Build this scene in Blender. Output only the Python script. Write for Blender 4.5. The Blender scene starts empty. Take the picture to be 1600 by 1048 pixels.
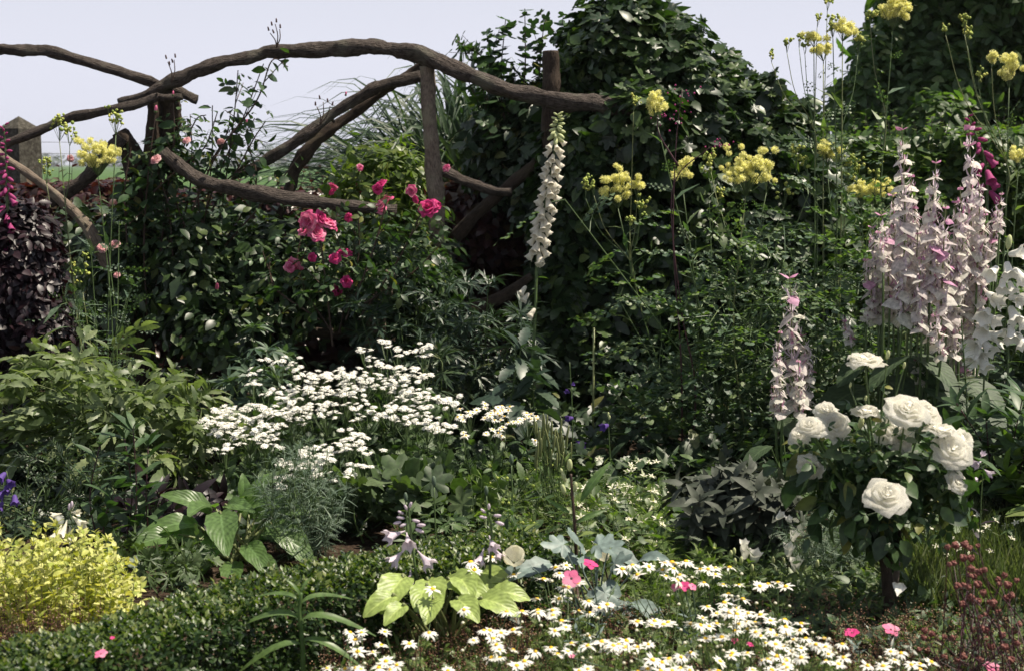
import bpy, math
import numpy as np
from mathutils import Matrix
# ------------------------------------------------------------------ camera, world, sun
sc = bpy.context.scene
H, FPX, PITCH = 1.4, 2222.2, math.radians(6.83)
cam = bpy.data.cameras.new('camera'); camo = bpy.data.objects.new('camera', cam); sc.collection.objects.link(camo)
cam.lens = 50; cam.sensor_width = 36; cam.clip_start = 0.05; cam.clip_end = 6000
camo.location = (0, 0, H); camo.rotation_euler = (math.pi/2 - PITCH, 0, 0)
cam.dof.use_dof = True; cam.dof.focus_distance = 5.6; cam.dof.aperture_fstop = 5.0
sc.camera = camo
SUN = np.array([0.46, -0.02, 0.87]); SUN /= np.linalg.norm(SUN)
ELEV, ROT = math.asin(SUN[2]), math.atan2(SUN[0], SUN[1])
w = bpy.data.worlds.new('World'); sc.world = w; w.use_nodes = True
nt = w.node_tree; bg = nt.nodes['Background']
sky = nt.nodes.new('ShaderNodeTexSky'); sky.sky_type = 'NISHITA'; sky.sun_disc = False
sky.sun_elevation = ELEV; sky.sun_rotation = ROT; sky.altitude = 0; sky.air_density = 1.0; sky.dust_density = 0.7; sky.ozone_density = 1.5
# a hazy sky: pale lavender air low over the horizon, the clear sky above it
tc = nt.nodes.new('ShaderNodeTexCoord'); sx = nt.nodes.new('ShaderNodeSeparateXYZ'); nt.links.new(tc.outputs['Generated'], sx.inputs[0])
hz = nt.nodes.new('ShaderNodeMapRange'); hz.interpolation_type = 'SMOOTHSTEP'; nt.links.new(sx.outputs[2], hz.inputs[0])
hz.inputs[1].default_value = .06; hz.inputs[2].default_value = .3; hz.inputs[3].default_value = 1.0; hz.inputs[4].default_value = 0
mxs = nt.nodes.new('ShaderNodeMix'); mxs.data_type = 'RGBA'; nt.links.new(hz.outputs[0], mxs.inputs[0]); hi = nt.nodes.new('ShaderNodeMix'); hi.data_type = 'RGBA'; hi.inputs[0].default_value = .6; nt.links.new(sky.outputs[0], hi.inputs[6]); hi.inputs[7].default_value = (2.6, 2.5, 2.35, 1); nt.links.new(hi.outputs[2], mxs.inputs[6]); mxs.inputs[7].default_value = (5.1, 5.2, 5.95, 1)
nt.links.new(mxs.outputs[2], bg.inputs[0]); bg.inputs[1].default_value = 0.1
sun = bpy.data.lights.new('sun', 'SUN'); sun.energy = 5.0; sun.angle = math.radians(0.5); sun.color = (1, .9, .75)
suno = bpy.data.objects.new('sun', sun); sc.collection.objects.link(suno)
suno.rotation_euler = (math.pi/2 - ELEV, 0, math.atan2(SUN[0], -SUN[1])); suno.location = (3, 3, 9)
vs = sc.view_settings; vs.view_transform = 'Standard'; vs.look = 'None'; vs.gamma = 1; vs.use_curve_mapping = False; vs.exposure = 0.62
sc.cycles.max_bounces = 6; sc.cycles.diffuse_bounces = 3; sc.cycles.glossy_bounces = 2; sc.cycles.transmission_bounces = 4
sc.cycles.volume_bounces = 0; sc.cycles.use_adaptive_sampling = True

def P(px, py, Y):
    u = (px-800)/FPX; v = (524-py)/FPX; c, s = math.cos(PITCH), math.sin(PITCH)
    k = Y/(c+v*s); return np.array([u*k, Y, H+(-s+v*c)*k])
def Pz(px, py, z):
    u = (px-800)/FPX; v = (524-py)/FPX; c, s = math.cos(PITCH), math.sin(PITCH)
    k = (z-H)/(-s+v*c); return np.array([u*k, (c+v*s)*k, z])
def PX(Y): return Y/FPX                       # metres per photo pixel at depth Y

# ------------------------------------------------------------------ mesh helpers
A = np.array
def nrm(v): v = np.asarray(v, float); return v/np.maximum(np.linalg.norm(v, axis=-1, keepdims=True), 1e-9)
def rg(seed): return np.random.default_rng(seed)
def frames(d, n):
    y = nrm(d); x = nrm(np.cross(y, n)); z = np.cross(x, y); return np.stack([x, y, z], -1)
def smooth(pts, k=6):
    p = np.asarray(pts, float)
    if len(p) < 3: return np.array([p[0]+(p[-1]-p[0])*t for t in np.linspace(0, 1, k+1)])
    q = np.vstack([2*p[0]-p[1], p, 2*p[-1]-p[-2]]); out = []
    for i in range(1, len(q)-2):
        a, b, c, d = q[i-1:i+3]
        for t in np.arange(k)/k:
            out.append(.5*((2*b)+(-a+c)*t+(2*a-5*b+4*c-d)*t*t+(-a+3*b-3*c+d)*t**3))
    return np.array(out+[p[-1]])
def along(poly, t):
    seg = np.linalg.norm(np.diff(poly, axis=0), axis=1); L = np.r_[0, np.cumsum(seg)]; s = np.asarray(t)*L[-1]
    pt = np.stack([np.interp(s, L, poly[:, i]) for i in range(3)], -1)
    e = np.stack([np.interp(np.minimum(s+.01*L[-1], L[-1]), L, poly[:, i])-np.interp(np.maximum(s-.01*L[-1], 0), L, poly[:, i]) for i in range(3)], -1)
    return pt, nrm(e)

class T:                                      # a template: verts, tris, quads, material per face, uv
    def __init__(s, V, F3=(), F4=(), m=0, UV=None):
        s.V = np.asarray(V, float).reshape(-1, 3)
        s.F3 = np.asarray(F3, int).reshape(-1, 3); s.F4 = np.asarray(F4, int).reshape(-1, 4)
        s.M3 = np.full(len(s.F3), m); s.M4 = np.full(len(s.F4), m)
        s.UV = np.zeros((len(s.V), 2)) if UV is None else np.asarray(UV, float)
def join(items):                              # items: (T, 4x4 or None)
    V, F3, F4, M3, M4, UV, n = [], [], [], [], [], [], 0
    for t, m in items:
        v = t.V if m is None else t.V@m[:3, :3].T+m[:3, 3]
        V.append(v); F3.append(t.F3+n); F4.append(t.F4+n); M3.append(t.M3); M4.append(t.M4); UV.append(t.UV); n += len(v)
    r = T(np.vstack(V), np.vstack(F3), np.vstack(F4), 0, np.vstack(UV)); r.M3 = np.concatenate(M3); r.M4 = np.concatenate(M4); return r
def M4(R=np.eye(3), s=1, t=(0, 0, 0)):
    m = np.eye(4); m[:3, :3] = np.asarray(R)*s; m[:3, 3] = t; return m
def rz(a): c, s = math.cos(a), math.sin(a); return A([[c, -s, 0], [s, c, 0], [0, 0, 1]])
def rx(a): c, s = math.cos(a), math.sin(a); return A([[1, 0, 0], [0, c, -s], [0, s, c]])
def ry(a): c, s = math.cos(a), math.sin(a); return A([[c, 0, s], [0, 1, 0], [-s, 0, c]])

class MB:
    def __init__(s): s.V, s.F3, s.F4, s.M3, s.M4, s.UV, s.n = [], [], [], [], [], [], 0
    def add(s, t, mat=None, m=0):
        v = t.V if mat is None else t.V@mat[:3, :3].T+mat[:3, 3]
        s.V.append(v); s.F3.append(t.F3+s.n); s.F4.append(t.F4+s.n); s.M3.append(t.M3+m); s.M4.append(t.M4+m); s.UV.append(t.UV); s.n += len(v)
    def inst(s, t, R, sc_, loc, m=0):
        k, nv = len(loc), len(t.V)
        if k == 0: return
        sc_ = np.broadcast_to(np.asarray(sc_, float).reshape(-1, 1), (k, 1))
        v = np.einsum('kij,vj->kvi', R, t.V)*sc_[:, :, None]+np.asarray(loc)[:, None, :]
        off = s.n+nv*np.arange(k)
        s.V.append(v.reshape(-1, 3)); s.UV.append(np.tile(t.UV, (k, 1)))
        if len(t.F3): s.F3.append((t.F3[None]+off[:, None, None]).reshape(-1, 3)); s.M3.append(np.tile(t.M3, k)+m)
        if len(t.F4): s.F4.append((t.F4[None]+off[:, None, None]).reshape(-1, 4)); s.M4.append(np.tile(t.M4, k)+m)
        s.n += k*nv
    def tube(s, pts, rad, n=5, m=0, lump=0, seed=0, cap=True):
        p = np.asarray(pts, float); k = len(p); rad = np.interp(np.linspace(0, 1, k), np.linspace(0, 1, len(np.atleast_1d(rad))), np.atleast_1d(rad))
        d = nrm(np.gradient(p, axis=0)); ref = A([0, 0, 1.]) if abs(d[0][2]) < .8 else A([1., 0, 0])
        fr = []; x = nrm(np.cross(ref, d[0]))
        for i in range(k):
            x = nrm(x-d[i]*np.dot(x, d[i])); fr.append((x, np.cross(d[i], x)))
        a = np.arange(n)*2*math.pi/n; V = []; g = rg(seed)
        ph = g.uniform(0, 6.3, 8)
        for i in range(k):
            r = rad[i]*np.ones(n)
            if lump:
                r = r*(1+lump*(.5*np.sin(2*a+ph[0]+i*.21)+.35*np.sin(3*a+ph[1]-i*.37)+.5*math.sin(i*.5+ph[2])*np.sin(a+ph[3])+.4*math.sin(i*.83+ph[4])+.35*g.uniform(-1, 1, n)))
            V.append(p[i]+np.outer(np.cos(a)*r, fr[i][0])+np.outer(np.sin(a)*r, fr[i][1]))
        V = np.vstack(V); F = []
        i, j = np.meshgrid(np.arange(k-1), np.arange(n), indexing='ij'); i = i.ravel(); j = j.ravel(); j2 = (j+1) % n
        F = np.stack([i*n+j, i*n+j2, (i+1)*n+j2, (i+1)*n+j], -1)
        UV = np.stack([np.tile(np.arange(n)/n, k), np.repeat(np.arange(k)*.1, n)], -1); F3 = []
        if cap:
            c0, c1 = len(V), len(V)+1; V = np.vstack([V, p[0], p[-1]]); UV = np.vstack([UV, [[0, 0], [0, 0]]])
            F3 = [(c0, (q+1) % n, q) for q in range(n)]+[(c1, (k-1)*n+q, (k-1)*n+(q+1) % n) for q in range(n)]
        s.add(T(V, F3, F, m, UV))
    def build(s, name, mats, off=(0, 0, 0), smooth_=True):
        V = np.vstack(s.V)-np.asarray(off); F3 = np.vstack(s.F3) if s.F3 else np.zeros((0, 3), int); F4 = np.vstack(s.F4) if s.F4 else np.zeros((0, 4), int)
        mi = np.concatenate((s.M3 or [np.zeros(0, int)])+(s.M4 or [np.zeros(0, int)])).astype(np.int32)
        me = bpy.data.meshes.new(name); me.vertices.add(len(V)); me.vertices.foreach_set('co', V.astype(np.float32).ravel())
        lv = np.concatenate([F3.ravel(), F4.ravel()]).astype(np.int32); me.loops.add(len(lv)); me.loops.foreach_set('vertex_index', lv)
        nf = len(F3)+len(F4); ls = np.r_[np.arange(len(F3))*3, len(F3)*3+np.arange(len(F4))*4].astype(np.int32)
        me.polygons.add(nf); me.polygons.foreach_set('loop_start', ls)
        me.polygons.foreach_set('material_index', mi)
        me.polygons.foreach_set('use_smooth', np.full(nf, smooth_))
        uv = me.uv_layers.new(name='UVMap'); uv.data.foreach_set('uv', np.vstack(s.UV)[lv].astype(np.float32).ravel())
        for m in (mats if isinstance(mats, (list, tuple)) else [mats]): me.materials.append(m)
        me.update(calc_edges=True); me.validate(); return me

def link(name, me, parent=None):
    o = bpy.data.objects.new(name, me); sc.collection.objects.link(o)
    if parent is not None: o.parent = parent
    return o
def tag(o, label=None, cat=None, group=None, kind=None):
    for k, v in (('label', label), ('category', cat), ('group', group), ('kind', kind)):
        if v: o[k] = v
    return o
def thing(name, label, cat, loc, group=None):
    o = link(name, None); o.location = tuple(float(a) for a in loc); o.empty_display_size = .05; return tag(o, label, cat, group)
def base(o): return A(o.location[:])
def part(name, mb, mats, root, label=None, smooth_=True):
    o = link(name, mb.build(name, mats, base(root), smooth_), root)
    if label: o['label'] = label
    return o
def put(name, me, root, R, s, loc):           # a copy of a shared mesh as a part of root
    o = link(name, me, root); m = np.eye(4); m[:3, :3] = np.asarray(R)*s; m[:3, 3] = np.asarray(loc)-base(root)
    o.matrix_local = Matrix(m.tolist()); return o
def aim(n, roll=0.0):                         # rotation taking +Z to n
    n = nrm(n); x = nrm(np.cross(A([.13, 1, .2]), n)); return np.stack([x, np.cross(n, x), n], -1)@rz(roll)

# ------------------------------------------------------------------ materials
def new_mat(name):
    m = bpy.data.materials.new(name); m.use_nodes = True; n = m.node_tree; return m, n, n.nodes['Principled BSDF'], n.nodes['Material Output']
def ramp(n, cols):
    r = n.nodes.new('ShaderNodeValToRGB'); el = r.color_ramp.elements
    while len(el) < len(cols): el.new(.5)
    for i, c in enumerate(cols): el[i].position = (0, .5, .9, 1)[i] if len(cols) == 4 else i/max(len(cols)-1, 1); el[i].color = (*c, 1)
    return r
def leafmat(name, cols, rough=.42, trans=.3, tcol=(1.5, 1.9, .5), spec=.5, vein=0, patch=0, soft=1.0):
    m, n, b, out = new_mat(name); L = n.links.new
    g = n.nodes.new('ShaderNodeNewGeometry'); r = ramp(n, cols); L(g.outputs['Random Per Island'], r.inputs[0]); col = r.outputs[0]
    tx = n.nodes.new('ShaderNodeTexCoord'); nz = n.nodes.new('ShaderNodeTexNoise'); nz.inputs['Scale'].default_value = 60 if not patch else patch; nz.inputs['Detail'].default_value = 3
    L(tx.outputs['Object'], nz.inputs[0]); mr = n.nodes.new('ShaderNodeMapRange'); mr.inputs[1].default_value = .3; mr.inputs[2].default_value = .7; mr.inputs[3].default_value = .7; mr.inputs[4].default_value = 1.3; L(nz.outputs[0], mr.inputs[0])
    hs = n.nodes.new('ShaderNodeHueSaturation'); L(col, hs.inputs['Color']); L(mr.outputs[0], hs.inputs['Value']); col = hs.outputs[0]
    if vein:
        uv = n.nodes.new('ShaderNodeUVMap'); sp = n.nodes.new('ShaderNodeSeparateXYZ'); L(uv.outputs[0], sp.inputs[0])
        ab = n.nodes.new('ShaderNodeMath'); ab.operation = 'ABSOLUTE'; L(sp.outputs[0], ab.inputs[0])
        mu = n.nodes.new('ShaderNodeMath'); mu.operation = 'MULTIPLY_ADD'; L(ab.outputs[0], mu.inputs[0]); mu.inputs[1].default_value = -.45; L(sp.outputs[1], mu.inputs[2])
        si = n.nodes.new('ShaderNodeMath'); si.operation = 'MULTIPLY'; L(mu.outputs[0], si.inputs[0]); si.inputs[1].default_value = vein*6.283
        sn = n.nodes.new('ShaderNodeMath'); sn.operation = 'SINE'; L(si.outputs[0], sn.inputs[0])
        v2 = n.nodes.new('ShaderNodeMapRange'); L(sn.outputs[0], v2.inputs[0]); v2.inputs[1].default_value = .75; v2.inputs[2].default_value = 1
        mid = n.nodes.new('ShaderNodeMapRange'); L(ab.outputs[0], mid.inputs[0]); mid.inputs[1].default_value = .1; mid.inputs[2].default_value = .03; mid.inputs[4].default_value = min(1, .25+.75*soft)
        mx = n.nodes.new('ShaderNodeMath'); mx.operation = 'MAXIMUM'; L(mid.outputs[0], mx.inputs[0]); v3 = n.nodes.new('ShaderNodeMath'); v3.operation = 'MULTIPLY'; L(v2.outputs[0], v3.inputs[0]); v3.inputs[1].default_value = .35*soft; L(v3.outputs[0], mx.inputs[1])
        mc = n.nodes.new('ShaderNodeMix'); mc.data_type = 'RGBA'; L(mx.outputs[0], mc.inputs[0]); L(col, mc.inputs[6]); lc = [min(1, c*1.9+.02) for c in cols[-1]]; mc.inputs[7].default_value = (*lc, 1); col = mc.outputs[2]
        bp = n.nodes.new('ShaderNodeBump'); bp.inputs['Strength'].default_value = .12+.3*soft; bp.inputs['Distance'].default_value = .003; L(sn.outputs[0], bp.inputs['Height']); L(bp.outputs[0], b.inputs['Normal'])
    L(col, b.inputs['Base Color']); b.inputs['Roughness'].default_value = rough; b.inputs['Specular IOR Level'].default_value = spec
    if trans:
        t = n.nodes.new('ShaderNodeBsdfTranslucent'); vm = n.nodes.new('ShaderNodeVectorMath'); vm.operation = 'MULTIPLY'; L(col, vm.inputs[0]); vm.inputs[1].default_value = tcol; L(vm.outputs[0], t.inputs[0])
        ms = n.nodes.new('ShaderNodeMixShader'); ms.inputs[0].default_value = trans; L(b.outputs[0], ms.inputs[1]); L(t.outputs[0], ms.inputs[2]); L(ms.outputs[0], out.inputs[0])
    return m
def petal(name, cols, trans=.3, rough=.6, spec=.25): return leafmat(name, cols, rough, trans, (1, 1, .97), spec)
def bark(name, c1, c2, scale=30, stretch=.12, bump=.6, dist=.01):
    m, n, b, out = new_mat(name); L = n.links.new
    uv = n.nodes.new('ShaderNodeTexCoord'); nz = n.nodes.new('ShaderNodeTexNoise'); nz.inputs['Scale'].default_value = scale; nz.inputs['Detail'].default_value = 6; nz.inputs['Roughness'].default_value = .7
    L(uv.outputs['Object'], nz.inputs[0])
    n2 = n.nodes.new('ShaderNodeTexNoise'); n2.inputs['Scale'].default_value = 14; n2.inputs['Detail'].default_value = 8; mp = n.nodes.new('ShaderNodeMapping'); mp.inputs['Scale'].default_value = (3, .45, 1)
    L(uv.outputs['UV'], mp.inputs[0]); L(mp.outputs[0], n2.inputs[0])
    ad = n.nodes.new('ShaderNodeMath'); ad.operation = 'ADD'; L(nz.outputs[0], ad.inputs[0]); L(n2.outputs[0], ad.inputs[1])
    mr = n.nodes.new('ShaderNodeMapRange'); mr.inputs[1].default_value = .72; mr.inputs[2].default_value = 1.28; L(ad.outputs[0], mr.inputs[0])
    r = ramp(n, [c1, c2]); L(mr.outputs[0], r.inputs[0]); n3 = n.nodes.new('ShaderNodeTexNoise'); n3.inputs['Scale'].default_value = 7; n3.inputs['Detail'].default_value = 5; L(uv.outputs['Object'], n3.inputs[0]); m3 = n.nodes.new('ShaderNodeMapRange'); m3.inputs[1].default_value = .54; m3.inputs[2].default_value = .68; m3.inputs[4].default_value = .65; L(n3.outputs[0], m3.inputs[0])
    mc = n.nodes.new('ShaderNodeMix'); mc.data_type = 'RGBA'; L(m3.outputs[0], mc.inputs[0]); L(r.outputs[0], mc.inputs[6]); mc.inputs[7].default_value = (c2[0]*1.15, c2[1]*1.35, c2[2]*1.2, 1); L(mc.outputs[2], b.inputs['Base Color']); b.inputs['Roughness'].default_value = .85; b.inputs['Specular IOR Level'].default_value = .25
    bp = n.nodes.new('ShaderNodeBump'); bp.inputs['Strength'].default_value = bump; bp.inputs['Distance'].default_value = dist; L(ad.outputs[0], bp.inputs['Height']); L(bp.outputs[0], b.inputs['Normal'])
    return m
def groundmat(name, cols, scale, bump=.5, dist=.02):
    m, n, b, out = new_mat(name); L = n.links.new
    g = n.nodes.new('ShaderNodeTexCoord'); nz = n.nodes.new('ShaderNodeTexNoise'); nz.inputs['Scale'].default_value = scale; nz.inputs['Detail'].default_value = 8; nz.inputs['Roughness'].default_value = .7; L(g.outputs['Object'], nz.inputs[0])
    mr = n.nodes.new('ShaderNodeMapRange'); mr.inputs[1].default_value = .35; mr.inputs[2].default_value = .65; L(nz.outputs[0], mr.inputs[0])
    r = ramp(n, cols); L(mr.outputs[0], r.inputs[0]); L(r.outputs[0], b.inputs['Base Color']); b.inputs['Roughness'].default_value = .95; b.inputs['Specular IOR Level'].default_value = .1
    if bump: bp = n.nodes.new('ShaderNodeBump'); bp.inputs['Strength'].default_value = bump; bp.inputs['Distance'].default_value = dist; L(nz.outputs[0], bp.inputs['Height']); L(bp.outputs[0], b.inputs['Normal'])
    return m

g3 = lambda a, b, c: [a, b, c]
MT = dict(
    mound=leafmat('mound_leaf', [(.016, .032, .014), (.028, .055, .02), (.055, .095, .024), (.12, .16, .05)], .4, .25),
    hedge=leafmat('hedge_leaf', [(.04, .075, .022), (.065, .12, .03), (.13, .18, .04)], .42, .35),
    tree=leafmat('tree_leaf', [(.05, .09, .032), (.065, .115, .04), (.1, .155, .055), (.18, .22, .09)], .45, .45),
    purple=leafmat('purple_leaf', [(.006, .003, .005), (.012, .004, .008), (.024, .009, .013)], .45, .12, (2.2, .6, .6), .55),
    purplehedge=leafmat('copper_leaf', [(.03, .012, .014), (.055, .018, .018), (.07, .05, .02)], .35, .2, (2.4, .8, .5), .6),
    rose=leafmat('rose_leaf', [(.025, .052, .024), (.04, .08, .03), (.065, .115, .038), (.2, .19, .04)], .46, .25),
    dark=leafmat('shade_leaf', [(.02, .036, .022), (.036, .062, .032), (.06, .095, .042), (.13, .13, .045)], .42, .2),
    yellowgreen=leafmat('yellowgreen_leaf', [(.06, .1, .02), (.1, .15, .03), (.15, .18, .04)], .42, .35),
    aconite=leafmat('aconite_leaf', [(.022, .042, .03), (.04, .068, .046), (.06, .092, .058)], .42, .2),
    blue=leafmat('bluegreen_leaf', [(.05, .09, .06), (.08, .125, .08), (.11, .16, .095)], .48, .25),
    thal=leafmat('meadow_rue_leaf', [(.06, .105, .065), (.095, .15, .085), (.15, .2, .08)], .5, .3),
    lightgreen=leafmat('lightgreen_leaf', [(.085, .125, .05), (.135, .18, .075), (.21, .25, .12)], .45, .35, (1.3, 1.5, .6)),
    phlox=leafmat('phlox_leaf', [(.035, .07, .03), (.055, .1, .045), (.08, .13, .055)], .45, .25),
    fev=leafmat('feverfew_leaf', [(.035, .068, .028), (.06, .105, .04), (.09, .14, .05)], .5, .25),
    artemisia=leafmat('artemisia_leaf', [(.07, .115, .075), (.1, .15, .1), (.14, .19, .125)], .6, .2, (1.2, 1.4, .9)),
    lobed=leafmat('lobed_leaf', [(.045, .075, .032), (.07, .11, .045), (.1, .14, .06)], .5, .25),
    gold=leafmat('gold_leaf', [(.3, .37, .07), (.52, .54, .16), (.66, .65, .28)], .5, .35, (1.2, 1.2, .4)),
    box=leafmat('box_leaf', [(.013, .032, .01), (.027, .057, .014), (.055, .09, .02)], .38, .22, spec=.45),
    boxsuntip=leafmat('box_sunlit_tip', [(.07, .115, .025), (.11, .155, .035), (.17, .19, .05)], .4, .3),  # young tips, paler so the sunlit hedge top is painted into their colour
    hosta=leafmat('hosta_leaf', [(.2, .29, .07), (.26, .35, .09), (.36, .42, .13)], .45, .2, (1.25, 1.3, .5), vein=7, soft=.08),
    broad=leafmat('broad_leaf', [(.07, .13, .035), (.1, .17, .05), (.12, .2, .075)], .38, .35, vein=8, soft=.15), clary=leafmat('clary_leaf', [(.03, .056, .026), (.042, .072, .032), (.06, .09, .042)], .6, .2, vein=8, soft=.2),
    lily=leafmat('lily_leaf', [(.08, .14, .045), (.11, .18, .06), (.14, .21, .07)], .38, .4, vein=0),
    poppy=leafmat('poppy_leaf', [(.11, .165, .15), (.16, .215, .195), (.2, .26, .245)], .5, .15, (1.1, 1.2, 1)),
    sage=leafmat('sage_leaf', [(.028, .038, .024), (.046, .058, .038), (.07, .082, .06)], .65, .12, (1.2, 1.3, 1)),
    weed=leafmat('weed_leaf', [(.075, .12, .03), (.115, .17, .045), (.18, .23, .075)], .45, .35),
    grass=leafmat('grass_blade', [(.085, .12, .045), (.12, .16, .06), (.2, .22, .11)], .55, .35, (1.2, 1.4, .6)),
    misc=leafmat('reed_blade', [(.02, .042, .022), (.032, .062, .03), (.065, .1, .055)], .5, .22),
    stem=leafmat('green_stem', [(.06, .1, .03), (.08, .13, .04)], .5, 0),
    paleStem=leafmat('pale_stem', [(.13, .16, .06), (.18, .2, .08)], .5, 0),
    brownStem=leafmat('brown_stem', [(.05, .03, .02), (.07, .04, .028)], .6, 0),
    redStem=leafmat('red_stem', [(.045, .012, .02), (.06, .02, .025)], .5, 0),
    white=petal('white_petal', [(.8, .79, .72), (.86, .85, .79)], .25),
    cream=petal('cream_petal', [(.9, .88, .81), (.92, .91, .86), (.93, .92, .89)], .74),
    ivory=petal('ivory_petal', [(.78, .76, .6), (.84, .81, .68)], .3),
    foxw=petal('foxglove_white', [(.84, .79, .68), (.89, .86, .77)], .5),
    foxbud=petal('foxglove_bud', [(.5, .56, .28), (.62, .66, .36)], .25),
    yellow=petal('yellow_fluff', [(.82, .79, .28), (.87, .85, .38), (.9, .88, .48)], .5),
    bud=petal('green_bud', [(.25, .33, .08), (.35, .42, .1), (.48, .48, .12)], .15),
    disc=petal('yellow_disc', [(.72, .42, .02), (.8, .52, .03)], .0),
    pink=petal('pink_petal', [(.7, .1, .26), (.76, .19, .36), (.8, .33, .46)], .3),
    palepink=petal('palepink_petal', [(.72, .36, .38), (.78, .48, .48)], .3),
    hotpink=petal('hotpink_petal', [(.58, .03, .18), (.7, .08, .27)], .25),
    magenta=petal('magenta_petal', [(.36, .045, .17), (.46, .08, .24)], .3),
    lilac=petal('lilac_petal', [(.66, .55, .66), (.74, .65, .72)], .3),
    bract=petal('clary_bract', [(.74, .66, .65), (.82, .77, .74), (.78, .77, .68)], .55),
    bractp=petal('clary_tip', [(.5, .22, .38), (.6, .34, .48)], .3),
    violet=petal('violet_petal', [(.1, .055, .27), (.15, .09, .34)], .3),
    seed=petal('seed_head', [(.12, .055, .03), (.2, .11, .06), (.42, .3, .2)], .1),
    redhead=petal('red_head', [(.1, .03, .028), (.16, .052, .045), (.3, .14, .11)], .1),
    bark=bark('log_bark', (.02, .015, .012), (.135, .11, .095), 34, .12, 1, .02),
    dkbark=bark('dark_bark', (.016, .011, .008), (.07, .05, .036), 30),
    grey=bark('grey_wood', (.07, .052, .04), (.25, .2, .155), 26),
    concrete=groundmat('concrete', [(.03, .027, .022), (.065, .06, .05), (.12, .115, .095)], 40, .4, .006),
)
# ------------------------------------------------------------------ leaf and flower templates
def leafT(w, t=None, fold=.2, droop=.25, wave=0, m=0):
    w = A(w, float); k = len(w); t = np.linspace(0, 1, k) if t is None else A(t, float); V, UV = [], []
    for i in range(k):
        z = -droop*t[i]**2; wv = wave*math.sin(i*2.4)
        V += [(-w[i], t[i]-.02*w[i], z+fold*w[i]+wv), (0, t[i], z), (w[i], t[i]-.02*w[i], z+fold*w[i]-wv)]
        UV += [(-w[i]/max(w.max(), .01), t[i]), (0, t[i]), (w[i]/max(w.max(), .01), t[i])]
    F = [(3*i+c, 3*i+c+1, 3*i+c+4, 3*i+c+3) for i in range(k-1) for c in (0, 1)]
    return T(V, (), F, m, UV)
OV = leafT([.03, .27, .3, .17, .012], [0, .25, .55, .82, 1])
OVs = leafT([.05, .3, .02], [0, .45, 1], .25, .2)
LA = leafT([.03, .13, .15, .1, .01], [0, .25, .5, .78, 1], .25, .3)
LAs = leafT([.03, .13, .01], [0, .4, 1], .2, .25)
ND = leafT([.02, .035, .004], [0, .4, 1], .1, .3)
def serr(nm, n=5, wmax=.26, droop=.3, fold=.2):            # toothed leaf
    w, t = [.02], [0.]
    for i in range(n):
        a = (i+1)/(n+1); e = wmax*math.sin(math.pi*min(1, a*.8+.12))
        w += [e, e*.72]; t += [a, a+.35/(n+1)]
    return leafT(w+[.01], t+[1.], fold, droop)
SE = serr('toothed')
def lobedT(lobes, notch, inner=.45, cup=.2, m=0, spread=2.45, mid=.86):
    V, UV = [(0, 0, 0)], [(0, 0)]; F3, F4 = [], []; n = len(lobes); an = np.linspace(-spread, spread, n)
    ring, rin = [], []
    for i, r in enumerate(lobes):
        h = (an[1]-an[0])/2
        pts = [(an[i]-h, r*notch if i else r*.5), (an[i]-h*.55, r*mid), (an[i], r), (an[i]+h*.55, r*mid)]
        if i == n-1: pts.append((an[i]+h, r*.5))
        ring += pts
    for a, r in ring:
        V.append((math.sin(a)*r, math.cos(a)*r, -cup*r*r+.05*math.cos(n*a))); UV.append((math.sin(a*n/2)*.9, r))
    for i in range(len(ring)-1): F3.append((0, i+2, i+1))
    return T(V, F3, (), m, UV)
def roundedT(): return lobedT([.42, .5, .56, .5, .42], .72, cup=.35)
LB5 = lobedT([.4, .52, .62, .52, .4], .55)                 # hop / vine like
LB7 = lobedT([.36, .48, .56, .62, .56, .48, .36], .6, cup=.3)
LB3 = lobedT([.45, .6, .45], .5, cup=.25, spread=1.5)
def palm(k=5, sub=True, spread=2.0, wid=.085, droop=.35):  # deeply cut fan leaf
    it = []
    for a, l in zip(np.linspace(-spread, spread, k), 1-.3*np.abs(np.linspace(-1, 1, k))):
        it.append((leafT([.02, wid, wid*.9, .01], [0, .4, .7, 1], .25, droop), M4(rz(-a), l)))
        if sub:
            for q in (-1, 1): it.append((leafT([.03, wid*.55, .01], [0, .5, 1], .2, .25), M4(rz(-a+q*.38), l*.5, rz(-a)@A([0, l*.42, -.06]))))
    return join(it)
PALM = palm()
def pinn(n=3, leaf=OV, size=.38, term=True, ang=1.15, rach=1, jit=.0, m=0, curve=.15):
    it = [(leafT([.008, .008, .006], [0, .5, 1], 0, curve), None)]
    for i in range(n):
        y = .28+.62*i/max(n-1, 1) if n > 1 else .5; y = y*rach
        for q in (-1, 1): it.append((leaf, M4(rz(-q*ang)@ry(.25*q), size*(1-.2*i/n), (0, y-.04, -curve*y*y))))
    if term: it.append((leaf, M4(rx(-.3), size*1.05, (0, .98*rach, -curve))))
    return join(it)
PIN5 = pinn(2, OV, .42); PIN7 = pinn(3, OV, .34)
RND = lobedT([.34, .44, .34], .7, cup=.2, spread=1.6)
def rue():                                                  # compound leaf of round three-lobed leaflets
    it = []
    for y, s in ((.35, .34), (.65, .3), (.95, .28)):
        for q in (-1, 1): it.append((pinn(1, RND, .6, ang=.9), M4(rz(-q*1.0)@ry(q*.2), s, (0, y-.1, -.15*y*y))))
    it.append((pinn(1, RND, .6, ang=.9), M4(s=.3, t=(0, .95, -.14)))); it.append((leafT([.006, .006, .004], [0, .5, 1], 0, .15), None))
    return join(it)
RUE = rue()
def fern(n=6, l=.3):                                        # finely cut leaf
    it = [(leafT([.02, .015, .004], [0, .5, 1], .1, .25), None)]
    for i in range(n):
        y = .2+.75*i/n
        for q in (-1, 1): it.append((leafT([.03, .12, .01], [0, .5, 1], .2, .3), M4(rz(-q*.9)@ry(q*.3), l*(1.1-.5*i/n), (0, y, -.25*y*y))))
    return join(it)
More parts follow.
